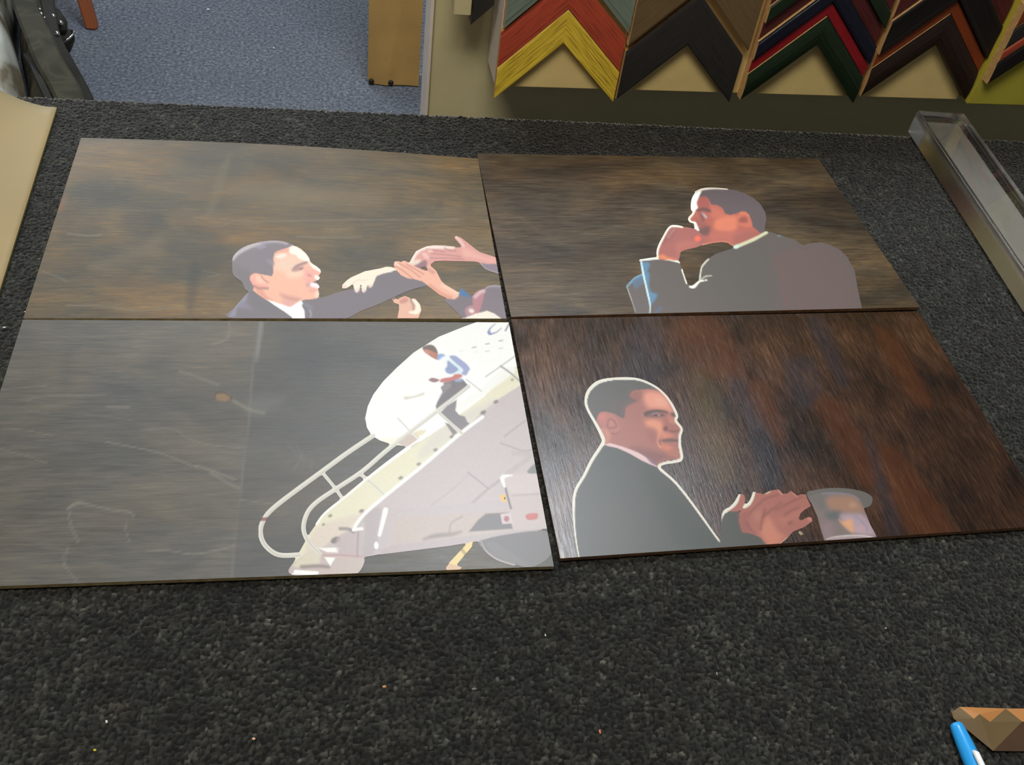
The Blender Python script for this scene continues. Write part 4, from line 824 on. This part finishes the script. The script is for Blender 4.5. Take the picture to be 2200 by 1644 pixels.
def profile(t, d, kind):
    """moulding section: (distance across, depth towards the viewer); t across, d deep"""
    if kind == 'flat':   p = [(0, 0), (0, d * .93), (.04, d), (.90, d), (.96, d * .96), (1, d * .90), (1, 0)]
    elif kind == 'lip':  p = [(0, 0), (0, d * .93), (.10, d * .95), (.14, d), (.7, d), (.84, d * .98), (.88, d * .94), (1, d * .93), (1, 0)]
    elif kind == 'scoop': p = [(0, 0), (0, d * .96), (.08, d * .97), (.2, d * .94), (.5, d * .95), (.72, d * .97), (.84, d), (.95, d * .99), (1, d * .94), (1, 0)]
    else:                p = [(0, 0), (0, d * .84), (.25, d * .95), (.5, d), (.75, d * .95), (1, d * .86), (1, 0)]
    return [(a * t, b) for a, b in p]
def corner_sample(label, u0, u1, v0, t, d, kind, mat, back_y, side=None, group='frame corner samples on the rack'):
    """mitred corner sample: two legs meeting in a point, feet cut upright; t is the upright thickness"""
    th = thing('frame_corner_sample', label, 'frame sample', ((u0 + u1) / 2, back_y, v0), group)
    w = (u1 - u0) / 2; pr = profile(t, d, kind)
    for s in (-1, 1):
        V, Fc, mi, uvs = [], [], [], []
        n = len(pr)
        for (a, b) in pr:
            V.append((s * w, -b, a)); V.append((0.0, -b, a + w))
        for i in range(n - 1):
            Fc.append((2 * i, 2 * i + 1, 2 * i + 3, 2 * i + 2)); mi.append(1 if (i == n - 2) else 0)
        Fc.append(tuple(2 * i for i in range(n))); mi.append(2)
        o = bpy_mesh_uv('mitred_leg', V, Fc, [mat, side or M_RAW, M_RAW], mi, th, w * 1.414, pr)
    return th
def bpy_mesh_uv(name, V, Fc, mats, mi, parent, length, pr):
    bm = bmesh.new(); vs = [bm.verts.new(v) for v in V]; uvl = bm.loops.layers.uv.new('uv')
    acc = [0.0]
    for i in range(1, len(pr)): acc.append(acc[-1] + math.hypot(pr[i][0] - pr[i - 1][0], pr[i][1] - pr[i - 1][1]))
    o0 = random.uniform(0, 5)
    for f, m_ in zip(Fc, mi):
        q = bm.faces.new([vs[i] for i in f]); q.material_index = m_
        for lp, i in zip(q.loops, f): lp[uvl].uv = ((i % 2) * length + o0, acc[i // 2] + o0)
    return bm_obj(name, bm, mats, parent)

MM = lambda n, c, r=0.5, s=0.25, c2=None: moulding_mat(n, c, r, s, c2)
m_yel = MM('yellow_painted_oak', (236, 204, 66), 0.55, 0.3, (176, 140, 40)); m_red = MM('brick_red_painted_oak', (188, 76, 50), 0.55, 0.2, (150, 62, 46))
m_teal = MM('grey_green_painted_oak', (120, 136, 124), 0.55, 0.25); m_black = MM('black_stained_moulding', (46, 44, 42), 0.5, 0.3); m_brown = MM('taupe_brown_moulding', (112, 92, 62), 0.5, 0.2)
m_green = MM('dark_green_lacquer', (30, 46, 28), 0.35, 0.3); m_crim = MM('crimson_lacquer', (150, 24, 34), 0.35, 0.2); m_navy = MM('navy_lacquer', (24, 26, 44), 0.35, 0.3); m_maroon = MM('maroon_stain', (86, 34, 34), 0.45, 0.3)
m_dkbr = MM('dark_walnut_moulding', (44, 28, 22), 0.45, 0.35); m_orange = MM('orange_brown_stain', (140, 62, 26), 0.45, 0.25); m_bblack = MM('near_black_moulding', (26, 21, 19), 0.45, 0.3)
m_gold_edge = plain('bare_moulding_edge', (196, 140, 70), 0.6, noise=0.2, nscale=120)
def uu(px, y=YC): return ony(px, y)[0]
def vv(px, y=YC): return ony(px, y)[2]
D0 = 0.009; D1 = 0.011; D2 = 0.016
c1 = (uu((1066, 180)), uu((1325, 190))); v = vv((1065, 215))
t1 = vv((1071, 150)) - v
corner_sample('yellow painted oak frame corner, lowest of the first column beside the pale panel edge', c1[0], c1[1], v, t1, D0, 'scoop', m_yel, YP)
t2 = vv((1079, 72)) - v - t1
corner_sample('brick red oak frame corner sitting directly above the yellow one', c1[0], c1[1], v + t1 + 0.0012, t2 - 0.002, D0 - 0.001, 'lip', m_red, YP, m_gold_edge)
corner_sample('grey-green oak frame corner above the brick red one', c1[0] + 0.002, c1[1] + 0.001, v + t1 + t2 + 0.006, 0.056, D0 + 0.003, 'lip', m_teal, YP)
corner_sample('pale grey frame corner topmost of the first column', c1[0] + 0.002, c1[1] + 0.001, v + t1 + t2 + 0.064, 0.05, D0, 'flat', m_teal, YP)
c2 = (uu((1326, 205)), uu((1572, 205))); v = vv((1322, 215))
tb = vv((1345, 112)) - v
corner_sample('wide flat black frame corner, lowest of the second column', c2[0], c2[1], v, tb, D1, 'flat', m_black, YP, m_gold_edge)
corner_sample('wide taupe brown frame corner above the flat black one', c2[0], c2[1] + 0.003, v + tb + 0.008, 0.095, D1 + 0.004, 'flat', m_brown, YP, m_gold_edge)
c3 = (uu((1592, 205)), uu((1838, 205))); v = vv((1588, 214)); y = v
for lb, t, d, k, mt in (('dark green lacquered frame corner, lowest of the third column', 0.038, D2, 'round', m_green), ('thin crimson lacquered frame corner above the dark green one', 0.0185, D2 - 0.0035, 'flat', m_crim),
                        ('navy lacquered frame corner above the thin crimson one', 0.026, D2 + 0.001, 'lip', m_navy), ('maroon stained frame corner above the navy one', 0.024, D2 - 0.003, 'lip', m_maroon),
                        ('dark green narrow frame corner above the maroon one', 0.022, D2 + 0.003, 'flat', m_green), ('maroon frame corner topmost of the third column', 0.04, D2, 'scoop', m_maroon)):
    corner_sample(lb, c3[0], c3[1], y, t - 0.0012, d, k, mt, YP); y += t
c4 = (uu((1850, 200)), uu((2084, 200))); v = vv((1846, 206)); y = v
for lb, t, d, k, mt in (('dark walnut frame corner, lowest of the fourth column', 0.041, D2, 'round', m_dkbr), ('narrow orange-brown frame corner above the dark walnut one', 0.020, D2 - 0.003, 'flat', m_orange),
                        ('near-black ridged frame corner above the orange-brown one', 0.046, D2 + 0.003, 'scoop', m_bblack), ('dark red-brown frame corner above the near-black ridged one', 0.036, D2, 'lip', m_maroon), ('dark walnut frame corner topmost of the fourth column', 0.04, D2, 'round', m_dkbr)):
    corner_sample(lb, c4[0], c4[1] - 0.004, y, t - 0.0012, d, k, mt, YP); y += t
YC5 = YP2 - 0.014
c5 = uu((2122, 180), YC5); y = vv((2119, 182), YC5)
for lb, t, mt in (('near-black frame corner, lowest on the yellow-green panel', 0.032, m_bblack), ('brick red-orange frame corner above the near-black one on the yellow-green panel', 0.016, m_red), ('dark grey frame corner above the red-orange one on the yellow-green panel', 0.03, m_black), ('orange-brown frame corner high on the yellow-green panel', 0.03, m_orange)):
    corner_sample(lb, c5, c5 + 0.152, y, t - 0.0012, 0.014, 'lip', mt, YP2); y += t
# two small pieces on the bare partition beside the rack
YS = YB - 0.02
sx0 = uu((1008, 20), YS); sz0 = vv((1008, 36), YS)
bm = bmesh.new()
lo_ = [bm.verts.new((sx0 + x, YB - 0.0215, sz0 + z)) for x, z in ((0, 0), (0.026, 0.026), (0.026, 0.20), (0, 0.17))]
hi_ = [bm.verts.new((v_.co.x, YB - 0.0415, v_.co.z)) for v_ in lo_]
bm.faces.new(lo_); bm.faces.new(hi_[::-1])
for i in range(4): bm.faces.new((lo_[i], hi_[i], hi_[(i + 1) % 4], lo_[(i + 1) % 4]))
tag(bm_obj('moulding_offcut', bm, m_black), 'black mitred moulding offcut on the bare olive board next to the beige backing panel', 'moulding')
ox0, ox1, oz = uu((970, 8), YS), uu((1006, 8), YS), vv((985, 12), YS)
o = box('moulding_stick', (ox0, YB - 0.046, oz), (ox1, YB - 0.0205, oz + 0.4), M_OLIVE, None, 0.001)
tag(o, 'short olive upright moulding stick on the partition by its pale edge', 'moulding')

# ------------------------------------------------------------------ clear acrylic bar
bl0 = onz((1947, 286), ZT); bl1 = onz((2200, 684), ZT); HB = 0.0325
w0 = onz((1967, 237), ZT + HB); w1 = onz((2068, 242), ZT + HB)
fw = bl1 - bl0; fw /= np.linalg.norm(fw); sd_ = np.array([-fw[1], fw[0], 0]);
if sd_[0] < 0: sd_ = -sd_
wd_ = float((w1 - w0) @ sd_)
L0 = 0.52
bm = bmesh.new(); vs = add_box(bm, (0, 0, 0), (wd_, L0, HB))
bmesh.ops.bevel(bm, geom=list(bm.edges), offset=0.0022, segments=3, affect='EDGES')
bm.normal_update()
for f_ in bm.faces:
    f_.smooth = False
    if abs(f_.normal.z) < 0.97: f_.material_index = 1
q = NT('clear_acrylic'); q.b.inputs['Base Color'].default_value = (0.99, 0.992, 0.985, 1); q.b.inputs['Transmission Weight'].default_value = 1.0; q.b.inputs['Roughness'].default_value = 0.03; q.b.inputs['IOR'].default_value = 1.49
M_ACR = q.m
M_REFLECT_GREY = plain('painted_reflection_grey', (150, 148, 142), 0.6, noise=0.03)
q = NT('satin_sawn_acrylic'); q.b.inputs['Base Color'].default_value = (0.98, 0.98, 0.97, 1); q.b.inputs['Transmission Weight'].default_value = 1.0; q.b.inputs['Roughness'].default_value = 0.24; q.b.inputs['IOR'].default_value = 1.49
bar = bm_obj('acrylic_bar', bm, [M_ACR, q.m])
fr = box('reflection_underlay', (0.008, 0.008, -0.0006), (wd_ - 0.008, L0 - 0.008, -0.0001), M_REFLECT_GREY, bar)  # grey sheet added under the bar to stand in for reflected window light
fr['label'] = 'grey sheet added under the clear acrylic in place of window reflections'

R3 = Matrix(((sd_[0], fw[0], 0, bl0[0]), (sd_[1], fw[1], 0, bl0[1]), (0, 0, 1, ZT + 0.0018), (0, 0, 0, 1)))
bar.matrix_world = R3
tag(bar, 'long clear acrylic bar lying on the carpet beyond the brown panels', 'acrylic bar')

# ------------------------------------------------------------------ curled sheet at the other end of the table
q0 = onz((123, 233), ZT + 0.003); q1 = onz((0, 628), ZT + 0.003)
ax = q1 - q0; ax /= np.linalg.norm(ax); ay = np.array([ax[1], -ax[0], 0.0])
if ay[0] > 0: ay = -ay
NU, NV = 40, 40; V = []; LN, WN_ = 0.72, 0.30
for lay in (0, 1):
    for j in range(NV):
        for i in range(NU):
            s = WN_ * i / (NU - 1); t = LN * j / (NV - 1)
            curl = 3.6 * max(0, s - 0.004) ** 1.75 * (1.0 - 0.75 * min(1, t / 0.45))
            p = q0 + ax * t + ay * s
            V.append((p[0] - q0[0], p[1] - q0[1], curl + (0.0032 if lay else 0.0) ))
Fc = []; n = NU * NV
for j in range(NV - 1):
    for i in range(NU - 1):
        k = j * NU + i
        Fc.append((k, k + NU, k + NU + 1, k + 1)); Fc.append((n + k, n + k + 1, n + k + NU + 1, n + k + NU))
for j in range(NV - 1):
    k = j * NU; Fc.append((k, n + k, n + k + NU, k + NU)); k = j * NU + NU - 1; Fc.append((k, k + NU, n + k + NU, n + k))
for i in range(NU - 1):
    k = i; Fc.append((k, k + 1, n + k + 1, n + k)); k = (NV - 1) * NU + i; Fc.append((k, n + k, n + k + 1, k + 1))
M_SHEET = plain('tan_sheet', (146, 128, 88), 0.6, noise=0.10, nscale=7)
M_SHEETE = plain('olive_sheet_edge', (96, 90, 44), 0.7, noise=0.1)
nf = 2 * (NU - 1) * (NV - 1)
sh = mesh_obj('curled_sheet', V, Fc, [M_SHEET, M_SHEETE], None, False, [0] * nf + [1] * (len(Fc) - nf))
for p_ in list(sh.data.polygons)[:nf]: p_.use_smooth = True
sh.location = (q0[0], q0[1], ZT + 0.0014)
tag(sh, 'tan stiff sheet curling up at the table corner beside the grey-brown panel', 'sheet')

# ------------------------------------------------------------------ blue marker and folded kraft piece
mk = thing('marker_pen', 'light blue capped marker pen lying on the carpet by the folded kraft corner', 'pen', (0, 0, 0))
R = 0.0064
a0 = onz((2056, 1556), ZT + R + 0.0014); a1 = onz((2118, 1700), ZT + R)
dv = a1 - a0; dv[2] = 0; dv /= np.linalg.norm(dv); a0[2] = ZT + R
mk.location = (a0[0], a0[1], ZT)
q = NT('blue_plastic'); q.b.inputs['Base Color'].default_value = rgb(40, 152, 226); q.b.inputs['Roughness'].default_value = 0.28; M_BLUE = q.m
M_WHITEP = plain('white_plastic', (232, 234, 232), 0.35)
prof = [(-0.0012, 0.0022), (-0.0008, 0.0036), (0.0004, 0.0044), (0.004, 0.0049), (0.012, 0.0056), (0.022, 0.0061), (0.040, 0.0064), (0.046, 0.0064)]
Vt, Ft = tube([Vector((dv[0] * s, dv[1] * s, R)) for s, r in prof], [r for s, r in prof], 28)
mesh_obj('cap', Vt, Ft, M_BLUE, mk, True)
Vt, Ft = tube([Vector((dv[0] * s, dv[1] * s, R)) for s in (0.044, 0.046, 0.10, 0.118)], [0.0052, 0.0058, 0.0058, 0.0050], 24)
mesh_obj('barrel', Vt, Ft, M_WHITEP, mk, True)
sdv = np.array([-dv[1], dv[0], 0])
Vt, Ft = tube([Vector((dv[0] * s, dv[1] * s, R + zz)) for s, zz in ((0.0215, 0.0058), (0.024, 0.0078), (0.040, 0.0082), (0.044, 0.0066))], [0.0012, 0.0022, 0.0022, 0.0015], 12)
mesh_obj('clip', Vt, Ft, M_WHITEP, mk, True)

M_TAN = plain('bright_kraft', (170, 116, 62), 0.6, noise=0.08, nscale=40); M_OLK = plain('olive_kraft', (96, 77, 44), 0.65, noise=0.1, nscale=40); M_DBK = plain('brown_kraft', (62, 40, 17), 0.65, noise=0.1, nscale=40)
def K(zx, zy, h): return onz((1900 + zx / 7.333, 1450 + zy / 7.333), ZT + h)
kp = dict(a=(1050, 600, .002), b=(1170, 518, .0045), c=(1900, 545, .0045), d=(2700, 545, .0045), e=(1400, 705, .006), f=(1485, 632, .0075), g=(1655, 755, .006), h=(2160, 750, .006), i=(2420, 545, .0045),
          j=(1080, 700, .001), k=(1700, 1212, .0006), l=(2700, 1225, .0006), m_=(2700, 760, .006))
kv = {k: K(*v) for k, v in kp.items()}
names = list(kv); c0 = np.mean([kv[n_] for n_ in names], 0); c0[2] = ZT
Vk = [kv[n_] - c0 for n_ in names]; ix = {n_: i for i, n_ in enumerate(names)}
faces = [('b', 'e', 'f'), ('b', 'f', 'c'), ('f', 'g', 'c'), ('c', 'h', 'i'), ('i', 'h', 'm_', 'd'), ('a', 'j', 'e'), ('a', 'e', 'b'), ('j', 'k', 'e'), ('e', 'k', 'f'), ('f', 'k', 'g'), ('g', 'k', 'h'), ('g', 'h', 'c'), ('k', 'l', 'm_'), ('k', 'm_', 'h')]
fm = [0] * 5 + [1] * 7 + [2] * 2
nv = len(Vk); Vb = [(v_[0], v_[1], 0.0003) for v_ in Vk]
outer = ['a', 'j', 'k', 'l', 'm_', 'd', 'i', 'c', 'b']
Fk = [tuple(ix[n_] for n_ in f_) for f_ in faces]; Fk.append(tuple(nv + ix[n_] for n_ in reversed(outer)))
for i in range(len(outer)):
    p_, r_ = ix[outer[i]], ix[outer[(i + 1) % len(outer)]]; Fk.append((p_, nv + p_, nv + r_, r_))
kf = mesh_obj('folded_kraft_corner', [tuple(v_) for v_ in Vk] + Vb, Fk, [M_TAN, M_OLK, M_DBK], None, False, fm + [1] * (len(Fk) - len(fm)))
kf.location = (c0[0], c0[1], ZT + 0.0012)
tag(kf, 'folded tan kraft piece with zigzag creases behind the blue marker', 'kraft piece')

# ------------------------------------------------------------------ lint crumbs
for i, (x, y, c, sx, sy) in enumerate(((229, 1551, (210, 212, 205), 2.5, 4), (545, 1588, (200, 160, 130), 4, 3), (204, 1612, (200, 190, 60), 3, 2.5), (1289, 1573, (230, 120, 90), 2.5, 6), (1172, 1365, (200, 200, 190), 2, 3), (826, 1476, (190, 130, 90), 5, 3), (1903, 1350, (170, 165, 150), 3, 2), (1540, 1448, (140, 136, 128), 2, 5),
                                     (55, 670, (230, 225, 220), 5, 2), (9, 704, (220, 222, 214), 5, 2.5), (700, 241, (225, 225, 225), 3, 2), (870, 326, (190, 190, 190), 2, 3), (1018, 1481, (120, 118, 108), 6, 2))):
    p = onz((x, y), ZT + 0.0012); k = 0.00032
    bm = bmesh.new(); bmesh.ops.create_icosphere(bm, subdivisions=1, radius=1.0)
    for v_ in bm.verts: v_.co = Vector((v_.co.x * sx * k, v_.co.y * sy * k, v_.co.z * 0.0009)) * random.uniform(0.75, 1.2)
    o = bm_obj('lint_crumb', bm, plain('crumb_tint', c, 0.8)); o.location = p
    tag(o, 'tiny stray lint crumb on the dark carpeted worktop', 'crumb', 'stray crumbs on the worktop carpet')
for x, y, r in ((447, 20, 5), (588, 103, 3.2), (553, 129, 2), (650, 157, 2), (746, 200, 2.2), (498, 187, 2), (442, 175, 2), (840, 240, 2)):
    p = onz((x, y), 0.004); bm = bmesh.new(); bmesh.ops.create_icosphere(bm, subdivisions=1, radius=r * 0.0009)
    for v_ in bm.verts: v_.co.z *= 0.6
    o = bm_obj('paper_scrap', bm, plain('scrap_white', (235, 238, 240), 0.8)); o.location = p
    tag(o, 'tiny white paper scrap on the blue-grey floor carpet', 'scrap', 'white scraps on the floor carpet')

# ------------------------------------------------------------------ chair whose splayed leg shows
ch = thing('wooden_chair', 'orange-brown wooden chair with splayed leg standing on the blue-grey floor', 'chair', (0, 0, 0))
f0 = onz((199, 60), 0.0); d = ray((181, 0)); tt = (f0[1] + 0.03) / d[1]; p1 = CAM + d * tt
dirv = (p1 - f0) / p1[2]; top = f0 + dirv * 0.44
cx, cy = top[0] - 0.17, top[1] + 0.18
ch.location = (cx, cy, 0)
M_CHAIR = moulding_mat('orange_brown_wood', (150, 82, 46), 0.4, 0.2)
def leg(fx, fy, tx, ty):
    bm = bmesh.new(); r0, r1 = 0.0165, 0.021
    lo = [bm.verts.new((fx + a * r0, fy + b * r0, 0.001)) for a, b in ((-1, -1), (1, -1), (1, 1), (-1, 1))]
    hi = [bm.verts.new((tx + a * r1, ty + b * r1, 0.44)) for a, b in ((-1, -1), (1, -1), (1, 1), (-1, 1))]
    bm.faces.new(lo[::-1]); bm.faces.new(hi)
    for i in range(4): bm.faces.new((lo[i], lo[(i + 1) % 4], hi[(i + 1) % 4], hi[i]))
    bmesh.ops.bevel(bm, geom=list(bm.edges), offset=0.005, segments=2, affect='EDGES')
    return bm_obj('leg', bm, M_CHAIR, ch)
ox, oy = f0[0] - cx, f0[1] - cy; ux, uy = top[0] - cx, top[1] - cy
leg(ox, oy, ux, uy); leg(-ox, oy, -ux, uy); leg(ox, -oy + 0.1, ux, -uy); leg(-ox, -oy + 0.1, -ux, -uy)
box('seat', (-0.22, -0.22, 0.44), (0.22, 0.22, 0.475), M_CHAIR, ch, 0.01)
box('backrest', (-0.21, 0.19, 0.475), (0.21, 0.215, 0.85), M_CHAIR, ch, 0.01)

# ------------------------------------------------------------------ kraft-wrapped upright slab on the floor
k0 = onz((790, 181), 0.0); k1 = onz((899, 189), 0.0)
e = k1 - k0; ang = math.atan2(e[1], e[0]); wk = np.linalg.norm(e)
ks = thing('wrapped_slab', 'tall slab wrapped in brown kraft paper standing on the floor by the partition', 'wrapped slab', (k0[0], k0[1], 0)); ks.rotation_euler = (0, 0, ang)
NXk, NZk = 14, 40; Vw = []; Fw = []
for j in range(NZk):
    for i in range(NXk):
        x = wk * i / (NXk - 1); z = 1.1 * j / (NZk - 1) + 0.004
        y = -0.003 * math.sin(x * 40 + z * 9) - 0.004 * math.exp(-((x - wk * (0.45 + 0.9 * (z - 0.1))) / 0.012) ** 2) * (1 if z < 0.5 else 0.4)
        Vw.append((x, y, z))
for j in range(NZk - 1):
    for i in range(NXk - 1):
        k = j * NXk + i; Fw.append((k, k + 1, k + NXk + 1, k + NXk))
bm = bmesh.new(); vs = [bm.verts.new(v_) for v_ in Vw]
for f_ in Fw: bm.faces.new([vs[i] for i in f_])
dk = 0.075
bb = [bm.verts.new(c_) for c_ in ((0, dk, 0.004), (wk, dk, 0.004), (wk, dk, 1.104), (0, dk, 1.104))]
bm.faces.new(bb[::-1])
bm.faces.new([bb[0]] + [vs[j * NXk] for j in range(NZk)] + [bb[3]]); bm.faces.new([bb[2]] + [vs[j * NXk + NXk - 1] for j in range(NZk - 1, -1, -1)] + [bb[1]])
bm.faces.new([bb[1]] + [vs[i] for i in range(NXk - 1, -1, -1)] + [bb[0]]); bm.faces.new([bb[3]] + [vs[(NZk - 1) * NXk + i] for i in range(NXk)] + [bb[2]])
bm_obj('kraft_wrapping', bm, M_KRAFT, ks, False)
for xx in (0.010, wk * 0.45):
    bm = bmesh.new(); bmesh.ops.create_uvsphere(bm, u_segments=12, v_segments=8, radius=0.008)
    for v_ in bm.verts: v_.co = Vector((v_.co.x, v_.co.y * 0.7 - 0.004, v_.co.z + 0.012))
    o = bm_obj('rubber_foot', bm, M_BLACK, ks, True); o.location = (xx, 0, 0)

# ------------------------------------------------------------------ bag, sack on the floor at the far corner
def camo():
    q = NT('camouflage_cloth'); q.b.inputs['Roughness'].default_value = 0.8
    co = q.coords(); a = q.n('ShaderNodeTexNoise', Scale=14.0, Detail=2.0, Distortion=0.6); q.l(co, a.inputs[0])
    r = q.ramp(a.outputs['Fac'], [(0.40, rgb(58, 56, 46)), (0.48, rgb(84, 80, 62)), (0.56, rgb(116, 108, 84)), (0.62, rgb(72, 68, 54))]); r_ = q.t.nodes[-1]
    q.l(r, q.b.inputs['Base Color']); q.bump(a.outputs['Fac'], 0.3, 0.01); return q.m
M_CAMO = camo(); M_STRAP = plain('olive_webbing', (62, 60, 46), 0.8, noise=0.18, nscale=22); M_DKS = plain('dark_canvas', (40, 39, 34), 0.8, noise=0.2, nscale=30)
M_STEEL = plain('polished_steel', (215, 218, 222), 0.18, metal=1.0)
def mound(name, px_poly, zref, zh, mat, parent, loc, rough=0.02, seed=1, power=0.6, n=64, rings=14):
    P = catmull([onz(p, zref)[:2] for p in px_poly], 8, True)
    k = np.linspace(0, len(P), n, endpoint=False).astype(int); P = P[k]; c = P.mean(0); r = np.random.default_rng(seed)
    V = []; Fc = []
    ph = r.uniform(0, 6.28, 8)
    for j in range(rings):
        s = j / (rings - 1); shrink = 1 - s ** 1.6 * 0.97; zz = zh * (s ** power)
        for i in range(n):
            w = 2 * math.pi * i / n
            rr = 1 + rough * (math.sin(3 * w + ph[0] + 2 * s) + math.sin(5 * w + ph[1] - 4 * s) + 0.7 * math.sin(9 * w + ph[2] + 7 * s))
            q_ = c + (P[i] - c) * shrink * rr
            V.append((q_[0] - loc[0], q_[1] - loc[1], 0.002 + zz + rough * 0.35 * math.sin(4 * w + ph[3] + 9 * s) * s))
    for j in range(rings - 1):
        for i in range(n): Fc.append((j * n + i, j * n + (i + 1) % n, (j + 1) * n + (i + 1) % n, (j + 1) * n + i))
    Fc.append(tuple(range((rings - 1) * n, rings * n))); Fc.append(tuple(reversed(range(n))))
    return mesh_obj(name, V, Fc, mat, parent, True)
bloc = onz((100, 130), 0.0)
bag = thing('camouflage_bag', 'dark camouflage bag with webbing straps slumped on the floor past the table corner', 'bag', (bloc[0], bloc[1], 0))
mound('body', [(42, -60), (95, -60), (108, 0), (124, 60), (150, 130), (192, 230), (150, 300), (80, 300), (67, 230), (54, 165), (43, 110), (37, 30)], 0.06, 0.16, M_CAMO, bag, bloc, 0.025, 3, 0.45)
def strap(name, pts, w, mat, thick=0.006):
    """flat webbing through (px, py, height) points"""
    P = np.array([onz((a, b), h) for a, b, h in pts]); P = catmull(P, 8)
    V = []; Fc = []
    for i, p in enumerate(P):
        t = P[min(i + 1, len(P) - 1)] - P[max(i - 1, 0)]; t /= np.linalg.norm(t)
        s = np.cross(t, [0, 0, 1]); s /= np.linalg.norm(s); up = np.cross(s, t)
        ww = w if not hasattr(w, '__len__') else np.interp(i / (len(P) - 1), np.linspace(0, 1, len(w)), w)
        for a_, b_ in ((-1, 0), (-0.8, 1), (0.8, 1), (1, 0)): V.append(p + s * a_ * ww / 2 + up * b_ * thick - np.array([bloc[0], bloc[1], 0]))
    for i in range(len(P) - 1):
        for k in range(4):
            Fc.append((4 * i + k, 4 * i + (k + 1) % 4, 4 * i + 4 + (k + 1) % 4, 4 * i + 4 + k))
    Fc.append((0, 1, 2, 3)); Fc.append((4 * len(P) - 1, 4 * len(P) - 2, 4 * len(P) - 3, 4 * len(P) - 4))
    return mesh_obj(name, V, Fc, mat, bag, False)
M_STRAP2 = camo(); 
for e_, c_ in zip([n_ for n_ in M_STRAP2.node_tree.nodes if n_.type == 'VALTORGB'][0].color_ramp.elements, ((52, 50, 38), (62, 60, 46), (72, 69, 54), (60, 58, 44))): e_.color = rgb(*c_)
strap('shoulder_strap', [(40, -30, .20), (62, 30, .215), (84, 80, .215), (108, 135, .20), (140, 190, .17), (185, 290, .12)], [0.058, 0.058, 0.062, 0.064, 0.064], M_STRAP2)
strap('dark_strap', [(98, -20, .19), (108, 40, .195), (118, 80, .19), (142, 130, .16), (168, 185, .11), (200, 260, .05)], [0.035, 0.03, 0.028, 0.04, 0.05], M_DKS)
strap('lower_strap', [(56, 120, .17), (70, 140, .18), (86, 175, .18), (112, 230, .15)], [0.012, 0.016, 0.018], M_DKS)
pc = onz((136, 95), 0.12)
pouch = thing_parent = None
Vt, Ft = tube([Vector(onz((128, 118), .05)) - Vector((bloc[0], bloc[1], 0)), Vector(onz((134, 100), .09)) - Vector((bloc[0], bloc[1], 0)), Vector(onz((138, 80), .14)) - Vector((bloc[0], bloc[1], 0))], [0.018, 0.022, 0.025], 20)
po = mesh_obj('bottle_pouch', Vt, Ft, M_DKS, bag, True)
bm = bmesh.new(); ctr = Vector(onz((138, 79), .143)) - Vector((bloc[0], bloc[1], 0))
for a_ in range(28):
    pass
bm.free()
ringp = [ctr + Vector((0.0255 * math.cos(t), 0.0255 * math.sin(t), 0.012 * math.cos(t))) for t in np.linspace(0, 2 * math.pi, 30)]
Vt, Ft = tube(ringp, 0.0026, 8); o = mesh_obj('steel_rim', Vt, Ft, M_STEEL, po, True)
Vt, Ft = tube([Vector(onz((118, 30), .15)) - Vector((bloc[0], bloc[1], 0)), Vector(onz((128, 50), .17)) - Vector((bloc[0], bloc[1], 0)), Vector(onz((132, 66), .16)) - Vector((bloc[0], bloc[1], 0))], [0.016, 0.019, 0.013], 16)
mesh_obj('side_clip', Vt, Ft, M_DKS, bag, True)
for (x, y, h, r) in ((86, 20, .215, .0035), (89, 30, .215, .0045), (96, 38, .21, .003), (94, 44, .21, .003), (115, 35, .20, .006), (131, 49, .185, .006), (123, 72, .20, .006)):
    bm = bmesh.new(); bmesh.ops.create_uvsphere(bm, u_segments=12, v_segments=8, radius=r)
    o = bm_obj('snap_stud', bm, M_STEEL, bag, True); p = onz((x, y), h); o.location = (p[0] - bloc[0], p[1] - bloc[1], p[2])
q = NT('milky_plastic'); q.b.inputs['Roughness'].default_value = 0.35; q.b.inputs['Transmission Weight'].default_value = 0.15
co = q.coords(); a_ = q.n('ShaderNodeTexNoise', Scale=9.0, Detail=3.0); q.l(co, a_.inputs[0])
q.l(q.ramp(a_.outputs['Fac'], [(0.38, rgb(120, 108, 86)), (0.46, rgb(176, 178, 166)), (0.7, rgb(206, 210, 202))]), q.b.inputs['Base Color']); M_MILK = q.m
sloc = onz((0, 140), 0.0)
sack = mound('plastic_sack', [(-120, -40), (10, -60), (26, 20), (24, 70), (34, 120), (50, 170), (58, 230), (20, 300), (-120, 300)], 0.08, 0.27, M_MILK, None, sloc, 0.02, 8, 0.35)
sack.location = (sloc[0], sloc[1], 0)
tag(sack, 'crumpled milky white plastic sack standing beside the camouflage bag', 'sack')
